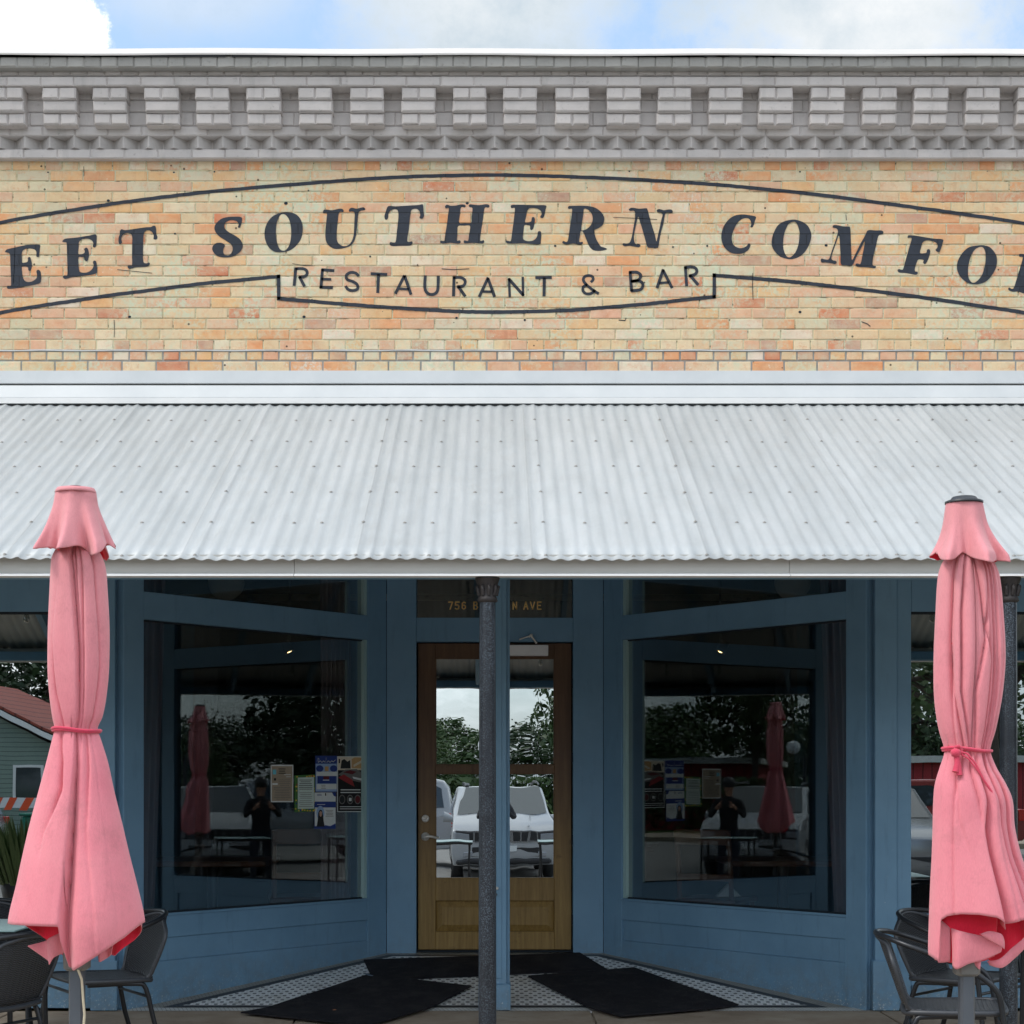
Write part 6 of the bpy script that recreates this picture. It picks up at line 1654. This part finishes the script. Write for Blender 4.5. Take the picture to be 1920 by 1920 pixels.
# the photographer, mirrored in the right display window
def person():
    J = {'pel': (0, 0, .95, .15), 'wst': (0, .01, 1.10, .135), 'chs': (0, -.0, 1.32, .155), 'nek': (0, .01, 1.50, .06), 'nek2': (0, .02, 1.56, .055), 'hd': (0, .03, 1.66, .095), 'hd2': (0, .03, 1.74, .08),
         'shl': (-.19, 0, 1.44, .06), 'ell': (-.27, .12, 1.20, .045), 'wrl': (-.12, .32, 1.36, .03), 'hal': (-.09, .38, 1.40, .032),
         'shr': (.19, 0, 1.44, .06), 'elr': (.27, .12, 1.20, .045), 'wrr': (.12, .32, 1.36, .03), 'har': (.09, .38, 1.40, .032),
         'hil': (-.10, 0, .90, .095), 'knl': (-.12, .02, .50, .06), 'anl': (-.13, -.02, .09, .042), 'tol': (-.15, .15, .035, .035),
         'hir': (.10, 0, .90, .095), 'knr': (.12, .02, .50, .06), 'anr': (.13, -.02, .09, .042), 'tor': (.15, .15, .035, .035)}
    E = [('pel', 'wst'), ('wst', 'chs'), ('chs', 'nek'), ('nek', 'nek2'), ('nek2', 'hd'), ('hd', 'hd2'), ('chs', 'shl'), ('shl', 'ell'), ('ell', 'wrl'), ('wrl', 'hal'), ('chs', 'shr'), ('shr', 'elr'), ('elr', 'wrr'), ('wrr', 'har'),
         ('pel', 'hil'), ('hil', 'knl'), ('knl', 'anl'), ('anl', 'tol'), ('pel', 'hir'), ('hir', 'knr'), ('knr', 'anr'), ('anr', 'tor')]
    me = bpy.data.meshes.new('person'); ks = list(J); me.from_pydata([J[k][:3] for k in ks], [(ks.index(a), ks.index(c)) for a, c in E], [])
    o = bpy.data.objects.new('person', me); col.objects.link(o)
    sk = o.modifiers.new('skin', 'SKIN'); sk.use_smooth_shade = True; o.modifiers.new('sub', 'SUBSURF').levels = 2; o.modifiers['sub'].render_levels = 2
    for i, k in enumerate(ks):
        v = me.skin_vertices[0].data[i]; r = J[k][3]; v.radius = (r, r); v.use_root = (k == 'pel')
    pm = Mat('person_clothes'); s3 = pm.n('ShaderNodeSeparateXYZ'); pm.l(pm.coord(), s3.inputs[0])
    c = pm.mix(pm.math('GREATER_THAN', s3.outputs[2], .98), lin(40, 46, 60), lin(34, 34, 38))
    c = pm.mix(pm.math('GREATER_THAN', s3.outputs[2], 1.52), c, lin(190, 145, 122))
    hnd = pm.math('GREATER_THAN', s3.outputs[1], .30); c = pm.mix(hnd, c, lin(190, 145, 122)); pm.set(c, .8); me.materials.append(pm.m)
    o.location = (0, -(CD + .62), GZ); tag(o, 'person in dark clothes standing in the street holding a camera up with both hands', 'person')
    b = MB(); b.smooth = True; b.lathe([(.0001, .11), (.06, .10), (.095, .05), (.102, -.01), (.095, -.06)], (0, .02, 1.72), 20)
    b.build('hair', M['trim'], o)
    for s in (-1, 1):
        for k in range(5):
            b = MB(); x = s * (.085 - .0 * k); z = 1.425 - .019 * k
            if k == 0: pth = [(s * .09, .38, 1.425), (s * .06, .40, 1.44), (s * .045, .42, 1.44)]
            else: pth = [(s * .095, .40, z), (s * .085, .425, z), (s * .06, .435 - .003 * k, z)]
            b.tube(pth, [.009, .0085, .006], 6); b.build('finger', pm.m, o)
    t = thing('camera', 'small black camera held up by the person in the street', 'camera', (0, -(CD + .62) + .40, GZ + 1.40))
    b = MB(); b.box(-.06, .06, -.02, .02, -.04, .045); b.box(-.02, .02, -.02, .015, .045, .062); b.build('camera_body', M['trim'], t, bevel=.004)
    b = MB(); b.lathe([(.030, 0), (.030, .05), (.026, .055), (.0001, .05)], n=18, mat=Matrix.Rotation(radians(-90), 4, 'X') @ Matrix.Translation((0, 0, .02))); b.build('lens', M['car_glass'], t)
person()

for q_, (x_, y_) in enumerate(((19, -4.5), (24, -11.5), (-19, -4.5), (-24, -11.5))):  # trees added out of view to darken the reflections at the window edges
    dup(tB, (x_, y_, 0), q_ * 1.3, 'dark tree added to darken window reflections, past the %s end of the block, %s the kerb' % ('right' if x_ > 0 else 'left', 'near' if y_ > -8 else 'beyond'), g, (.9, .9, .9))
for s, w_ in ((1, 'right'), (-1, 'left')):  # added unseen buildings, so the window edges mirror something dark
    t = thing('added_dark_building', 'brown brick building added out of view to darken window reflections, to the ' + w_, 'building', (s * 17, -3, 0))
    b = MB(); b.box(-3.5, 3.5, -5.5, 4.5, -.3, 6.4); b.build('wall', simple('brown_brick_' + w_, lin(84, 62, 54), .9, 0, .2, 6), t)
    b = MB(); b.box(-3.7, 3.7, -5.7, 4.7, 6.4, 6.7); b.build('parapet', M['concrete'], t)
    for k in range(3):
        b = MB(); b.box(-s * 3.53 - .02, -s * 3.53 + .02, -4.6 + k * 3, -2.9 + k * 3, 1.0, 2.6); b.build('window', M['car_glass'], t)
KS = K / (11 / 9)
for o in list(col.objects):
    if o.parent is None and o.location.y < -13.5: o.location.y *= KS
